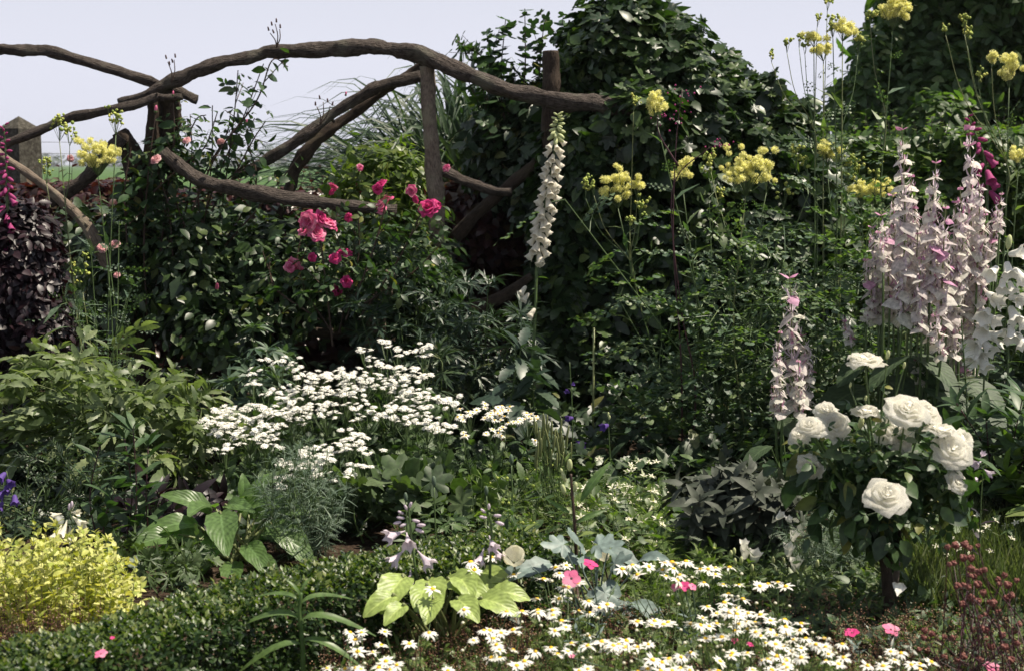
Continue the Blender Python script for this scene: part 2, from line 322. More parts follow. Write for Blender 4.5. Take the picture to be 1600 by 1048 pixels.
FERN = fern()
FEATH = fern(5, .22)
def sphereT(n=6, k=4, m=0, sx=1, sz=1):
    V, F4, F3 = [(0, 0, sz)], [], []
    for i in range(1, k):
        a = math.pi*i/k
        for j in range(n): b = 2*math.pi*j/n; V.append((sx*math.sin(a)*math.cos(b), sx*math.sin(a)*math.sin(b), sz*math.cos(a)))
    V.append((0, 0, -sz)); e = len(V)-1
    for j in range(n):
        j2 = (j+1) % n; F3.append((0, 1+j, 1+j2)); F3.append((e, 1+(k-2)*n+j2, 1+(k-2)*n+j))
        for i in range(k-2): F4.append((1+i*n+j, 1+(i+1)*n+j, 1+(i+1)*n+j2, 1+i*n+j2))
    return T(V, F3, F4, m)
BALL = sphereT(); TINY = sphereT(4, 2)
BUDT = sphereT(6, 5, 0, .42, 1)
def latheT(prof, n=10, lobes=0, depth=.0, m=0, flare=0):    # profile (r,z) from base to mouth; the last rings are cut into lobes
    V, F4 = [], []
    for i, (r, z) in enumerate(prof):
        for j in range(n):
            a = 2*math.pi*j/n; q = math.cos(lobes*a) if lobes else 0; f = (i/(len(prof)-1))**3
            V.append((r*(1+.12*q*f)*math.cos(a), r*(1+.12*q*f)*math.sin(a), z+depth*q*f))
    for i in range(len(prof)-1):
        for j in range(n): F4.append((i*n+j, i*n+(j+1) % n, (i+1)*n+(j+1) % n, (i+1)*n+j))
    return T(V, (), F4, m)
def petalring(n, w, r0=.1, droop=.2, rise=0, m=0, jit=0, seed=0):
    g = rg(seed); it = []
    for i in range(n):
        p = leafT(w, None, .15, droop+jit*g.uniform(-1, 1)); p.M4[:] = m
        it.append((p, M4(rz(2*math.pi*(i+jit*g.uniform(-1, 1))/n)@rx(rise+jit*g.uniform(-1, 1)), 1+jit*g.uniform(-.5, .5), (0, 0, 0))))
    for q in range(n): it[q][1][:3, 3] = it[q][1][:3, 1]/np.linalg.norm(it[q][1][:3, 1])*r0
    return join(it)
def revpetal(prof, half, waves=0, seed=0, curl=.1, na=5):   # one cupped petal: a patch of a surface of revolution round +Z
    g = rg(seed); V, F4, UV = [], [], []; k = len(prof); us = np.linspace(-1, 1, na); ph = g.uniform(0, 6.3, 3)
    for i, (r, z) in enumerate(prof):
        v = i/(k-1); hw = half*(.35+.65*math.sin(math.pi*min(1, v*.62+.1)))*(1 if v < .9 else .86)
        for u in us:
            e = waves*v*v; rr = r*(1+curl*u*u*v)+e*math.sin(3*u+ph[0]); zz = z-(.10*u*u*v*v)*.6+e*math.sin(4*u+ph[1])
            V.append((-math.sin(u*hw)*rr, math.cos(u*hw)*rr, zz)); UV.append((u, v))
    for i in range(k-1):
        for j in range(na-1): F4.append((i*na+j, i*na+j+1, (i+1)*na+j+1, (i+1)*na+j))
    return T(V, (), F4, 0, UV)
def roseT(seed, openness=1.0, deep=1.0):
    g = rg(seed); it = []
    wh = [(6, .66, [(.05, -.02), (.2, .0), (.36, .05), (.47, .08), (.52, .02)]), (6, .66, [(.05, 0), (.18, .05), (.31, .14), (.4, .2), (.44, .17)]),
          (5, .7, [(.04, .02), (.14, .1), (.24, .2), (.31, .27), (.34, .25)]), (5, .75, [(.03, .04), (.1, .14), (.17, .24), (.22, .31), (.24, .31)]),
          (4, .9, [(.02, .05), (.06, .16), (.1, .26), (.13, .31), (.12, .33)]), (3, 1.1, [(.01, .06), (.03, .16), (.05, .25), (.06, .29), (.045, .31)])]
    if seed % 2: wh = wh[:3]+[wh[3]]+wh[5:]
    for q, (n, half, pr) in enumerate(wh):
        a0 = g.uniform(0, 6.3)
        for i in range(n):
            s = 1+g.uniform(-.1, .1); pp = [(r*(openness if q < 3 else 1)*s, z*deep*s*(1 if q else g.uniform(.3, 1.6))+g.uniform(-.015, .015)) for r, z in pr]
            it.append((revpetal(pp, half*g.uniform(.9, 1.15), (.045 if q < 2 else .018), int(g.integers(1e6)), g.uniform(-.12, .12)), M4(rz(a0+2*math.pi*(i+g.uniform(-.15, .15))/n)@rx(g.uniform(-.12, .12)))))
    return join(it)
def fluffT(seed, n=150):                                     # meadow-rue head: a globe of fine stamens
    g = rg(seed); V, F3 = [], []
    for i in range(n):
        d = nrm(g.normal(size=3)); d[2] = d[2]*.8+.15; d = nrm(d); x = nrm(np.cross(d, g.normal(size=3)))*.085; b = len(V)
        L = g.uniform(.75, 1.05); V += [d*.35, d*L+x, d*L-x]; F3.append((b, b+1, b+2))
    return join([(T(V, F3), None), (sphereT(6, 4, 0, .5, .5), None)])
FLUFF = [fluffT(i) for i in range(4)]
def feverT(seed):                                           # small white double button flower
    g = rg(seed); r = petalring(13, [.16, .2, .03], .32, .14, .08, 0, .12, seed); V, F3, F4 = [], [], []
    dome = sphereT(9, 4, 0, .6, .22); dome.V[:, 2] = np.maximum(dome.V[:, 2], -.05)+.04; dome.V += g.normal(size=dome.V.shape)*.035
    top = sphereT(7, 4, 1, .28, .12); top.V[:, 2] += .2
    return join([(r, M4(s=.8)), (dome, None), (top, None)])

# ------------------------------------------------------------------ plant builders
def blob_pts(blobs, n, g, shell=.3, lump=.18):
    B = A([b[:6] for b in blobs], float); wts = B[:, 3]*B[:, 5]+B[:, 4]*B[:, 5]; which = g.choice(len(B), int(n*1.7), p=wts/wts.sum()); b = B[which]
    d = nrm(g.normal(size=(len(which), 3)))
    ph = b[:, :1]*7; nz = np.sin(d[:, :1]*5+ph)*np.sin(d[:, 1:2]*6+2*ph)+.7*np.sin(d[:, 2:3]*9+d[:, :1]*7+3*ph)
    r = (1-shell*g.uniform(0, 1, (len(which), 1))**1.3)*(1+lump*nz*.6)
    p = b[:, :3]+d*b[:, 3:6]*r; keep = np.ones(len(p), bool)
    for i in range(len(B)):
        q = np.linalg.norm((p-B[i, :3])/B[i, 3:6], axis=1); keep &= ~((q < .62) & (which != i))
    nn = nrm(d/b[:, 3:6]*b[:, 3:6].mean(1, keepdims=True)); k = np.nonzero(keep)[0][:n]
    return p[k], nn[k]
def lay_leaves(mb, tm, p, nn, size, g, up=.55, jit=.5, hang=.35, m=0, sv=.35):
    k = len(p); r = g.normal(size=(k, 3))
    n = nrm(nn*.7+A([0, 0, up])+jit*g.normal(size=(k, 3))*.6)
    d = r-n*(r*n).sum(1, keepdims=True); d = nrm(d)*.6+nn*.5+A([0, 0, -hang]); d += 0
    tms = tm if isinstance(tm, list) else [tm]; w = g.integers(0, len(tms), k); s = size*(1+sv*g.uniform(-1, 1, k))
    for i, t_ in enumerate(tms):
        q = w == i; mb.inst(t_, frames(d[q], n[q]), s[q], p[q], m)
def blob_leaves(mb, tm, blobs, n, size, seed, shell=.3, lump=.18, **kw):
    g = rg(seed); p, nn = blob_pts(blobs, n, g, shell, lump); ok = p[:, 2] > .005; lay_leaves(mb, tm, p[ok], nn[ok], size, g, **kw)
def blob(px, py, Y, rx_, rz_, ry_=None):                    # an ellipsoid from a photo position, its depth and its size in photo pixels
    c = P(px, py, Y); k = PX(Y); return (*c, rx_*k, (ry_ if ry_ is not None else rx_*k), rz_*k)
def stemline(b, t, bow=(0, 0, 0), k=8):
    b, t = A(b, float), A(t, float); m = (b+t)/2+A(bow); return smooth([b, m, t], k//2)
def leafy(mb, poly, tm, size, t0, t1, n, g, arr='alt', ang=.5, prof=(1, .6), m=0, pet=0, petm=0, flop=.25, roll=None):
    per = {'alt': 1, 'opp': 2, 'whorl': 3}[arr]; t = np.linspace(t0, t1, n); t = np.repeat(t, per)+g.uniform(-.01, .01, n*per)
    pt, dr = along(poly, np.clip(t, 0, 1)); az = (np.arange(n*per)//per)*(2.4 if per == 1 else math.pi/2+.15)+(np.arange(n*per) % per)*2*math.pi/per+g.uniform(-.3, .3, n*per)+g.uniform(0, 6)
    if roll is not None: az = roll+g.uniform(-.9, .9, n*per)
    x = nrm(np.cross(dr, A([.3, .95, .1]))); y = np.cross(dr, x); rad = x*np.cos(az)[:, None]+y*np.sin(az)[:, None]
    a = ang+g.uniform(-.25, .25, n*per); d = rad*np.cos(a)[:, None]+dr*np.sin(a)[:, None]+A([0, 0, -.05]); nn = dr*np.cos(a)[:, None]-rad*np.sin(a)[:, None]+A([0, 0, .3])+g.normal(size=d.shape)*flop
    s = size*np.interp(t, [t0, t1], prof)*(1+.2*g.uniform(-1, 1, n*per)); d = nrm(d)
    if pet:
        for i in range(len(pt)): mb.tube([pt[i], pt[i]+d[i]*s[i]*pet], [s[i]*.012+.0006]*2, 3, petm, cap=False)
        pt = pt+d*(s*pet)[:, None]; d = nrm(d+A([0, 0, -.35]))
    tms = tm if isinstance(tm, list) else [tm]; w = g.integers(0, len(tms), len(pt)); R = frames(d, nn)
    for i, q in enumerate(tms): mb.inst(q, R[w == i], s[w == i], pt[w == i], m)
def stempart(root, poly, rad, mat=None, n=5): mb = MB(); mb.tube(poly, rad, n); return part('stem', mb, mat or MT['stem'], root)
# ------------------------------------------------------------------ setting
def sheet(name, x0, x1, y0, y1, z, mat, kind='structure', n=1):
    mb = MB(); xs = np.linspace(x0, x1, n+1); ys = np.linspace(y0, y1, n+1); X, Y = np.meshgrid(xs, ys)
    V = np.stack([X.ravel(), Y.ravel(), np.full(X.size, z)], -1); i, j = np.meshgrid(np.arange(n), np.arange(n)); a = (j*(n+1)+i).ravel()
    mb.add(T(V, (), np.stack([a, a+1, a+n+2, a+n+1], -1))); return tag(link(name, mb.build(name, mat)), kind=kind)
soil = groundmat('soil', [(.018, .012, .009), (.05, .034, .024), (.1, .07, .05)], 30, .8, .03)
sheet('ground', -2500, 2500, -30, 4000, 0, soil)
sheet('field', -2400, 2400, 11.6, 3900, .004, groundmat('crop', [(.045, .09, .03), (.06, .12, .035), (.085, .14, .045)], .05, 0))
def chips(name, n, x0, x1, y0, y1, seed):
    g = rg(seed); mb = MB(); t = leafT([.12, .2, .14], [0, .5, 1], .1, .08); p = np.stack([g.uniform(x0, x1, n), g.uniform(y0, y1, n), g.uniform(.004, .022, n)], -1)
    d = g.normal(size=(n, 3))*[1, 1, .25]; nn = A([0, 0, 1])+g.normal(size=(n, 3))*.35; mb.inst(t, frames(d, nn), g.uniform(.012, .04, n), p)
    return tag(link(name, mb.build(name, leafmat('wood_chip', [(.05, .03, .02), (.12, .075, .055), (.24, .16, .12)], .8, 0, spec=.2))), kind='stuff')
chips('wood_chip_mulch', 5200, -1.0, .35, 3.3, 4.7, 5)

# far line of trees on the horizon
def distant_trees():
    mb = MB(); g = rg(3); bl = []
    for i in range(64):
        x = -520+i*17+g.uniform(-8, 8); h = g.uniform(6, 11.5)*(1.25 if i in (8, 9, 21, 30) else 1); bl.append((x, 960+g.uniform(-50, 50), h*.5, g.uniform(9, 15), 9, h*.55))
    blob_leaves(mb, OVs, bl, 15000, 3.0, 8, shell=.45, lump=.35)
    return tag(link('distant_wood', mb.build('distant_wood', MT['dark'])), kind='stuff')
distant_trees()

# concrete fence post with its wires
def fence():
    c = P(34, 300, 9.9); r = thing('wire_fence', 'weathered square concrete fence post with pointed top and thin wires', 'fence', (c[0], 9.9, 0))
    mb = MB(); h = P(34, 199, 9.9)[2]; k = .1
    V = []
    for z, q in ((0, k), (h-.012, k), (h, k-.012)): V += [(-q, -q, z), (q, -q, z), (q, q, z), (-q, q, z)]
    V.append((0, 0, h+.075)); F4 = [(4*i+j, 4*i+(j+1) % 4, 4*i+4+(j+1) % 4, 4*i+4+j) for i in (0, 1) for j in range(4)]
    mb.add(T(V, [(8+j, 8+(j+1) % 4, 12) for j in range(4)], F4), M4(rz(-.5), 1, base(r))); part('post', mb, MT['concrete'], r, smooth_=False)
    wm = groundmat('wire_metal', [(.2, .2, .21), (.35, .35, .36)], 90, 0)
    for py in (222, 240):
        a = P(34, py, 9.9); mb = MB(); mb.tube(smooth([a+[0, .07, 0], a+[3.2, .1, -.02], a+[6.5, .1, 0]], 8), [.0016]*2, 4); part('wire', mb, wm, r)
fence()

# ------------------------------------------------------------------ rustic pergola of logs
TY = 7.6
trellis = thing('rustic_trellis', 'rustic trellis of crooked unpeeled logs and bent branches behind the flower bed', 'trellis', (P(265, 300, TY)[0], TY, 0))
def log(name, pts, rad, mat='bark', seed=1, dy=0, lump=.2, label=None):
    q = [P(a, b, TY+dy+(c[0] if c else 0)) for a, b, *c in pts]; k = max(5, int(sum(np.linalg.norm(q[i+1]-q[i]) for i in range(len(q)-1))/len(q)/.02)); mb = MB()
    s = smooth(q, k); g = rg(seed); wv = np.cumsum(g.normal(size=s.shape)*.0016, 0); wv -= np.linspace(0, 1, len(s))[:, None]*wv[-1]; rr = A(rad)*PX(TY)
    kn = np.interp(np.linspace(0, 1, len(s)), np.linspace(0, 1, len(rr)), rr)
    for i in range(max(2, len(s)//26)): kn = kn*(1+g.uniform(.06, .24)*np.exp(-((np.arange(len(s))-g.integers(0, len(s)))/g.uniform(1.2, 3.5))**2))
    mb.tube(s+wv, kn, 15, 0, lump, seed)
    for i in range(int(len(s)/30)):                          # stubs of cut twigs
        j = int(g.integers(3, len(s)-3)); d = nrm(g.normal(size=3)+[0, 0, .2]); r0 = float(np.interp(j/len(s), np.linspace(0, 1, len(rr)), rr)); mb.tube([s[j], s[j]+d*r0*g.uniform(1.2, 1.9)], [r0*.38, r0*.26], 7, 0, .1, seed+i)
    return part(name, mb, MT[mat], trellis, label)
def ground_end(px, py, Y): c = P(px, py, Y); return c
log('beam', [(-60, 74), (0, 78), (50, 81), (95, 87), (160, 107), (230, 128), (270, 141), (308, 156)], [7, 8, 8, 8.5, 8, 8, 8, 7], seed=2, dy=-.05)
log('beam', [(186, 162), (235, 144), (280, 125), (330, 104), (395, 88), (440, 78), (500, 77), (560, 70), (600, 76), (645, 82), (690, 98), (740, 120), (800, 145), (860, 155), (925, 163), (1000, 175)], [7, 8, 9.5, 10, 10, 11, 11, 12.5, 11.5, 12, 12, 12, 12.5, 13, 13, 10], seed=3, dy=-.12)
def post(pts, rad, mat, seed, dy=0):
    q = [P(a, b, TY+dy) for a, b in pts]; q.append(A([q[-1][0], TY+dy, -.05])); mb = MB(); mb.tube(smooth(q, 14), A(rad)*PX(TY), 12, 0, .13, seed); return part('post', mb, MT[mat], trellis)
post([(266, 128), (266, 170), (262, 220), (238, 262), (222, 300), (220, 420), (218, 520)], [17, 17, 17, 21, 22, 22, 24], 'dkbark', 4)
log('fork_branch', [(240, 152), (240, 200), (234, 262)], [8, 9, 12], 'dkbark', 5, -.06)
log('fork_branch', [(186, 205), (200, 232), (218, 268)], [12, 14, 16], 'dkbark', 6, -.04)
post([(668, 104), (670, 170), (676, 250), (682, 320), (680, 420), (660, 540)], [10.5, 11.5, 12.5, 13, 15, 17], 'grey', 7, -.08)
post([(861, 80), (861, 160), (860, 350), (858, 560)], [13.5, 13.5, 14, 14], 'dkbark', 8, .12)
log('branch', [(-40, 244), (0, 230), (60, 206), (110, 186), (170, 172), (225, 160), (246, 150), (262, 154), (285, 152)], [8, 8, 7, 6.5, 6.5, 6.5, 6.5, 6, 5], seed=9, dy=-.2)
log('brace', [(-20, 222), (0, 240), (50, 276), (100, 315), (135, 350), (170, 420)], [6, 6, 6.5, 7, 8, 8], 'grey', 10, -.25)
log('brace', [(40, 335), (100, 304), (150, 262), (190, 215)], [9, 10, 10, 9], 'bark', 11, -.1)
log('branch', [(362, 276), (400, 262), (440, 235), (500, 195), (560, 152), (600, 133), (660, 118)], [6, 8, 8.5, 8.5, 8.5, 8, 8], 'bark', 12, .05)
log('branch', [(664, 100), (625, 124), (580, 155), (530, 190), (490, 220), (462, 260), (448, 310), (428, 350)], [6, 6.5, 7, 8, 8.5, 8.5, 8, 6], 'dkbark', 13, .16, .3)
log('rail', [(255, 235), (290, 267), (325, 287), (370, 298), (420, 305), (480, 313), (540, 322), (620, 330)], [8, 10, 10.5, 10.5, 10, 10, 9.5, 9], 'bark', 14, -.36)
log('rail', [(670, 250), (692, 266), (730, 284), (775, 297), (800, 300)], [8, 8, 8, 8, 7], 'bark', 15, .1)
log('brace', [(710, 372), (735, 345), (765, 318), (800, 288), (840, 254)], [10, 9, 9, 10, 10], 'dkbark', 16, .2)
log('branch', [(612, 422), (560, 428), (500, 434), (450, 448), (420, 470)], [8, 8, 8, 7, 5], 'dkbark', 17, -.1)
log('branch', [(425, 480), (455, 500), (490, 522), (560, 520), (600, 505)], [7, 7, 7, 7, 6], 'dkbark', 18, -.15)
log('branch', [(680, 478), (730, 482), (780, 465), (830, 430)], [9, 10, 9, 6], 'dkbark', 19, -.1)
post([(612, 425), (600, 455), (588, 500), (588, 560)], [10, 14, 16, 17], 'grey', 20, -.3)

# ------------------------------------------------------------------ hedges, shrubs and trees behind
def box_hedge_pts(x0, x1, y0, y1, z1, n, g, lump=.06, topf=.35):
    q = g.uniform(0, 1, n); top = q < topf; x = g.uniform(x0, x1, n); z = np.where(top, z1, z1*np.sqrt(g.uniform(0, 1, n))); y = np.where(top, g.uniform(y0, y1, n), y0)
    lp = lump*(np.sin(x*5.1+z*3)+np.sin(x*2.3-z*5+1)+.7*np.sin(x*11+z*9)); p = np.stack([x, y-np.where(top, 0, lp)+g.uniform(0, .16, n)*~top, z+np.where(top, lp*.8, 0)-g.uniform(0, .12, n)*top], -1)
    nn = np.where(top[:, None], A([0, -.1, 1.]), A([0, -1, .25])); return p, nn
def hedge(name, label, mat, x0, x1, y0, y1, z1, n, size, seed, tm, sprigs=0):
    r = thing(name, label, 'hedge', ((x0+x1)/2, (y0+y1)/2, 0)); g = rg(seed); mb = MB(); p, nn = box_hedge_pts(x0, x1, y0, y1, z1, n, g); lay_leaves(mb, tm, p, nn, size, g)
    p2 = np.stack([g.uniform(x0, x1, n//2), g.uniform(y0+.15, y1, n//2), z1*g.uniform(.02, .94, n//2)], -1); lay_leaves(mb, tm, p2, nrm(g.normal(size=(n//2, 3))), size*1.6, g, sv=.2)
    for i in range(sprigs):
        b = A([g.uniform(x0, x1), g.uniform(y0, y1), z1-.05]); ln = stemline(b, b+[g.uniform(-.06, .06), 0, g.uniform(.08, .26)]); mb.tube(ln, [.003, .0015], 3, 1, cap=False); leafy(mb, ln, tm, size*.85, .3, 1, 5, g)
    part('foliage', mb, [MT[mat], MT['brownStem']], r)
    mb = MB()
    for i in range(int((x1-x0)/.5)):
        x = x0+.25+.5*i; mb.tube([(x, (y0+y1)/2, -.03), (x+.03, (y0+y1)/2, z1*.5), (x, (y0+y1)/2, z1*.85)], [.03, .022, .01], 6)
    part('stem', mb, MT['dkbark'], r); return r
hedge('copper_hedge', 'dark copper leaved hedge along the field, seen between the trellis logs', 'purplehedge', P(-120, 300, 9)[0], P(960, 300, 9)[0], 8.9, 9.5, P(500, 303, 9)[2], 15000, .075, 21, OV, 70)
hedge('green_hedge', 'trimmed green hedge behind the tall pale pink flower spikes', 'hedge', P(1180, 300, 8.9)[0], P(1700, 300, 8.9)[0], 8.8, 9.6, P(1400, 212, 8.9)[2], 9500, .075, 22, [LB3, OV], 60)

def bush(name, label, cat, mat, blobs, n, size, seed, tm, trunks=(), tmat='dkbark', group=None, inner=.5, **kw):
    c = np.mean([b[:2] for b in blobs], 0); r = thing(name, label, cat, (*c, 0), group); mb = MB(); blob_leaves(mb, tm, blobs, n, size, seed, **kw)
    if inner: blob_leaves(mb, tm, [(*b[:3], b[3]*.72, b[4]*.72, b[5]*.85) for b in blobs], int(n*inner*.5), size*1.7, seed+1, shell=.6, jit=1)
    part('foliage', mb, MT[mat], r)
    for t in trunks:
        mb = MB(); mb.tube(smooth(t[0], 6), t[1], 8, 0, .12, seed); part('trunk', mb, MT[tmat], r)
    return r
MY = 8.1
def fringe(bl, n, seed, r0, r1):                            # small outlying clumps that break up a smooth outline
    g = rg(seed); out = []
    for i in range(n):
        b = bl[int(g.integers(len(bl)))]; d = nrm(g.normal(size=3)*[1, .9, .8]+[0, -.35, .35]); r = g.uniform(r0, r1)*PX(b[1]); out.append((b[0]+d[0]*b[3]*.97, b[1]+d[1]*b[4]*.97, b[2]+d[2]*b[5]*.97, r*1.2, r, r))
    return out
mound_b = [blob(975, 330, MY, 108, 318, .62), blob(1052, 285, MY+.1, 105, 255, .75), blob(1128, 345, MY+.1, 100, 245, .75), blob(1192, 400, MY+.15, 85, 238, .7), blob(1245, 450, MY+.2, 75, 240, .6), blob(955, 92, MY, 74, 96, .45), blob(1020, 105, MY+.05, 90, 95, .5), blob(905, 170, MY+.1, 45, 110, .4), blob(950, 570, MY-.1, 100, 150, .6), blob(1100, 570, MY, 140, 150, .6), blob(1275, 300, MY+.5, 60, 90, .4), blob(885, 330, 7.75, 55, 150, .28), blob(870, 510, 7.7, 62, 130, .28), blob(1000, 190, 7.5, 68, 60, .2), blob(925, 240, 7.62, 50, 90, .2)]
bush('climber_mound', 'tall dark green mound of hop-like lobed leaves swallowing the log beam end', 'shrub', 'mound', mound_b+fringe(mound_b[:9], 46, 700, 20, 40), 21000, .084, 31, [LB5, LB5, LB7, OV], [([(P(985, 640, MY)[0], MY, -.03), P(980, 450, MY), P(965, 150, MY)], [.07, .05, .02]), ([(P(1120, 640, MY)[0], MY, -.03), P(1110, 450, MY), P(1080, 200, MY)], [.06, .04, .02])], shell=.28, lump=.2)
def twiggy(name, label, cat, mat, tips, tm, size, seed, root, npl=9, rad=.006):
    r = thing(name, label, cat, (root[0], root[1], 0)); g = rg(seed); mb = MB()
    for (px, py, Y, bx, by) in tips:
        b = P(bx, by, Y); ln = stemline(b, P(px, py, Y), g.normal(size=3)*.03, 10); mb.tube(ln, [rad, rad*.4], 4, 1, cap=False); leafy(mb, ln, tm, size, .1, 1, npl, g, flop=.4, ang=.4)
        for q in range(2):
            pt, d = along(ln, [g.uniform(.3, .85)]); e = pt[0]+nrm(d[0]+g.normal(size=3)*.7)*g.uniform(.1, .25); l2 = stemline(pt[0], e); mb.tube(l2, [rad*.5, rad*.25], 3, 1, cap=False); leafy(mb, l2, tm, size*.9, .2, 1, 4, g, flop=.4, ang=.4)
    part('foliage', mb, [MT[mat], MT['brownStem']], r)
    mb = MB(); mb.tube(smooth([(root[0], root[1], -.03), root], 6), [.04, .025], 7, 0, .1, seed); part('trunk', mb, MT['dkbark'], r); return r
HY = 8.55
sp = [(820, 14, HY, 815, 200), (790, 30, HY, 800, 200), (760, 50, HY, 795, 220), (740, 75, HY, 790, 230), (850, 35, HY, 835, 220), (880, 25, HY, 860, 200), (905, 28, HY, 880, 190), (775, 100, HY, 800, 250), (728, 118, HY, 790, 270), (845, 90, HY, 830, 270), (800, 120, HY, 820, 290), (900, 70, HY, 880, 260), (760, 150, HY, 810, 320), (870, 120, HY, 850, 300), (930, 15, HY, 900, 200), (710, 62, HY, 770, 130)]
twiggy('lobed_shrub', 'lighter green lobed leaf shrub rising against the sky above the log beam', 'shrub', 'rose', sp, [LB5, LB3], .15, 33, P(830, 300, HY+.1), 15)
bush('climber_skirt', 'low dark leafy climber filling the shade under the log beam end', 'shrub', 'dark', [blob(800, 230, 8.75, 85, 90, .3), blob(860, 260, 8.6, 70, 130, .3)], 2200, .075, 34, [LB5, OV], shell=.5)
TRY = 12.5
tb = [blob(1500, 110, TRY, 130, 125), blob(1590, 70, TRY, 120, 165), blob(1420, 140, TRY-.3, 75, 75), blob(1460, 20, TRY+.3, 80, 80), blob(1560, -80, TRY, 150, 110), blob(1640, 150, TRY-.5, 90, 120), blob(1385, 185, TRY-.2, 55, 55), blob(1345, 170, TRY, 28, 40), blob(1405, 85, TRY, 38, 42), blob(1470, 215, TRY-.4, 130, 60)]
bush('broadleaf_tree', 'dark green broadleaf tree towering behind the trimmed green hedge', 'tree', 'tree', [(*b[:3], b[3]*.84, b[4]*.84, b[5]*.84) for b in tb]+fringe(tb, 150, 701, 14, 36), 21000, .1, 41, [OV, SE], [([(P(1540, 300, TRY)[0], TRY, -.05), P(1540, 250, TRY), P(1530, 90, TRY)], [.16, .13, .06]), ([P(1540, 230, TRY), P(1470, 110, TRY)], [.07, .03])], shell=.75, lump=.4, inner=.15)

# big arching ornamental grass behind the hedge
def reed_clump():
    Y0 = 9.95; c = P(745, 330, Y0); r = thing('ornamental_grass', 'large fountain of arching ornamental grass rising behind the copper hedge', 'grass plant', (c[0], Y0, 0)); g = rg(51); mb = MB()
    for i in range(1000):
        u = g.uniform(-1, .8); reach = u*1.5*g.uniform(.6, 1.1)-.15; top = (1.6+.5*(1-abs(u)**1.4))*g.uniform(.6, 1.03); b = A([c[0]+g.normal()*.13+u*.14, Y0+g.normal()*.12, 0.05])
        yv = g.normal()*.4; p1 = b+[reach*.1, yv*.1, top*.55]; p2 = b+[reach*.5+g.normal()*.05, yv*.6, top*1.2]; e = b+[reach*g.uniform(.95, 1.25), yv, top*g.uniform(.6, 1.0)]
        k = 11; t = np.linspace(0, 1, k)[:, None]; q = (1-t)**3*b+3*t*(1-t)**2*p1+3*t*t*(1-t)*p2+t**3*e; d = nrm(np.gradient(q, axis=0)); x = nrm(np.cross(d, A([0, -.35, 1])+g.normal(size=3)*.35))
        wd = g.uniform(.009, .017)*np.interp(t[:, 0], [0, .3, .7, 1], [.8, 1, .8, .08])[:, None]; n_ = np.cross(x, d)*.25*wd
        V = np.stack([q-x*wd+n_, q, q+x*wd+n_], 1).reshape(-1, 3); F = [(3*a+j, 3*a+j+1, 3*a+j+4, 3*a+j+3) for a in range(k-1) for j in (0, 1)]; mb.add(T(V, (), F))
    part('foliage', mb, MT['misc'], r)
reed_clump()

# dark purple shrub at the edge
bush('purple_shrub', 'dark purple leaved shrub with glossy foliage beside the pink foxglove', 'shrub', 'purple', [blob(5, 455, 6.6, 78, 150, .35), blob(-10, 390, 6.6, 70, 90, .3), blob(30, 570, 6.55, 42, 60, .25), blob(55, 440, 6.5, 44, 100, .2), blob(35, 380, 6.5, 55, 70, .2), blob(70, 520, 6.45, 36, 60, .2)], 7500, .044, 52, [OV, SE], [([(P(10, 600, 6.6)[0], 6.6, -.03), P(12, 620, 6.6), P(5, 480, 6.6)], [.03, .025, .015])], shell=.5)
# ------------------------------------------------------------------ climbing roses on the trellis
ROSES = [roseT(i, 1.0) for i in range(3)]
def flower_mesh(name, tm, mats): mb = MB(); mb.add(tm); return mb.build(name, mats)
def up_to_cam(g, up=.6, jit=.4): return nrm(A([0, -.6, up])+g.normal(size=3)*jit)
PETALC = dict(pink=[flower_mesh('flower', r, MT['pink']) for r in ROSES], pale=flower_mesh('flower', ROSES[1], MT['palepink']), hot=[flower_mesh('flower', r, MT['hotpink']) for r in ROSES[:2]])
def budm(name, mat, mat2): mb = MB(); mb.add(BUDT, M4(s=1, t=(0, 0, .9))); mb.add(sphereT(6, 4, 1, .5, .5), M4(t=(0, 0, .25))); return mb.build(name, [MT[mat], MT[mat2]])
ROSEBUD = budm('bud', 'pink', 'stem'); BROWNBUD = budm('bud', 'redStem', 'brownStem')
def canes(root, lines, tm, size, npl, seed, Y, mat='rose', rad=.006, jy=.12, t0=.12, sides=2):
    g = rg(seed); mb = MB()
    for l in lines:
        yy = Y+g.uniform(-jy, jy); ln = smooth([P(a, b, yy+(c[0] if c else 0)) for a, b, *c in l], 6); mb.tube(ln, [rad, rad*.45], 5, 1, cap=False)
        leafy(mb, ln, tm, size, t0, .98, npl, g, flop=.5, ang=.35, pet=.12, petm=1)
        for q in range(sides):
            pt, d = along(ln, [g.uniform(.3, .9)]); l2 = stemline(pt[0], pt[0]+nrm(d[0]+g.normal(size=3)*.8)*g.uniform(.08, .2)); mb.tube(l2, [rad*.5, rad*.3], 4, 1, cap=False); leafy(mb, l2, tm, size*.9, .3, 1, 3, g, flop=.5, ang=.35, pet=.1, petm=1)
    part('foliage', mb, [MT[mat], MT['brownStem']], root)
cr = thing('climbing_rose', 'thin leafed climbing rose with red buds clinging round the forked trellis post', 'rose', (*P(300, 560, 7.4)[:2], 0))
L1 = [[(235, 520), (250, 400), (262, 300), (272, 210), (270, 150)], [(240, 500), (300, 400), (335, 290), (378, 190), (412, 100)], [(250, 500), (310, 380), (330, 260), (332, 165)], [(230, 500), (225, 380), (232, 270), (243, 180)], [(330, 420), (350, 300), (366, 180), (372, 110)],
      [(300, 440), (400, 330), (440, 280), (470, 240)], [(240, 420), (290, 330), (300, 230), (292, 185)], [(300, 330), (340, 240), (400, 160), (425, 95), (450, 105)], [(240, 300), (290, 255), (320, 230), (340, 175)], [(245, 340), (275, 260), (305, 190), (322, 180)], [(330, 330), (368, 270), (395, 220), (415, 190)], [(200, 400), (195, 300), (205, 230)], [(280, 320), (330, 300), (380, 260), (410, 240)]]
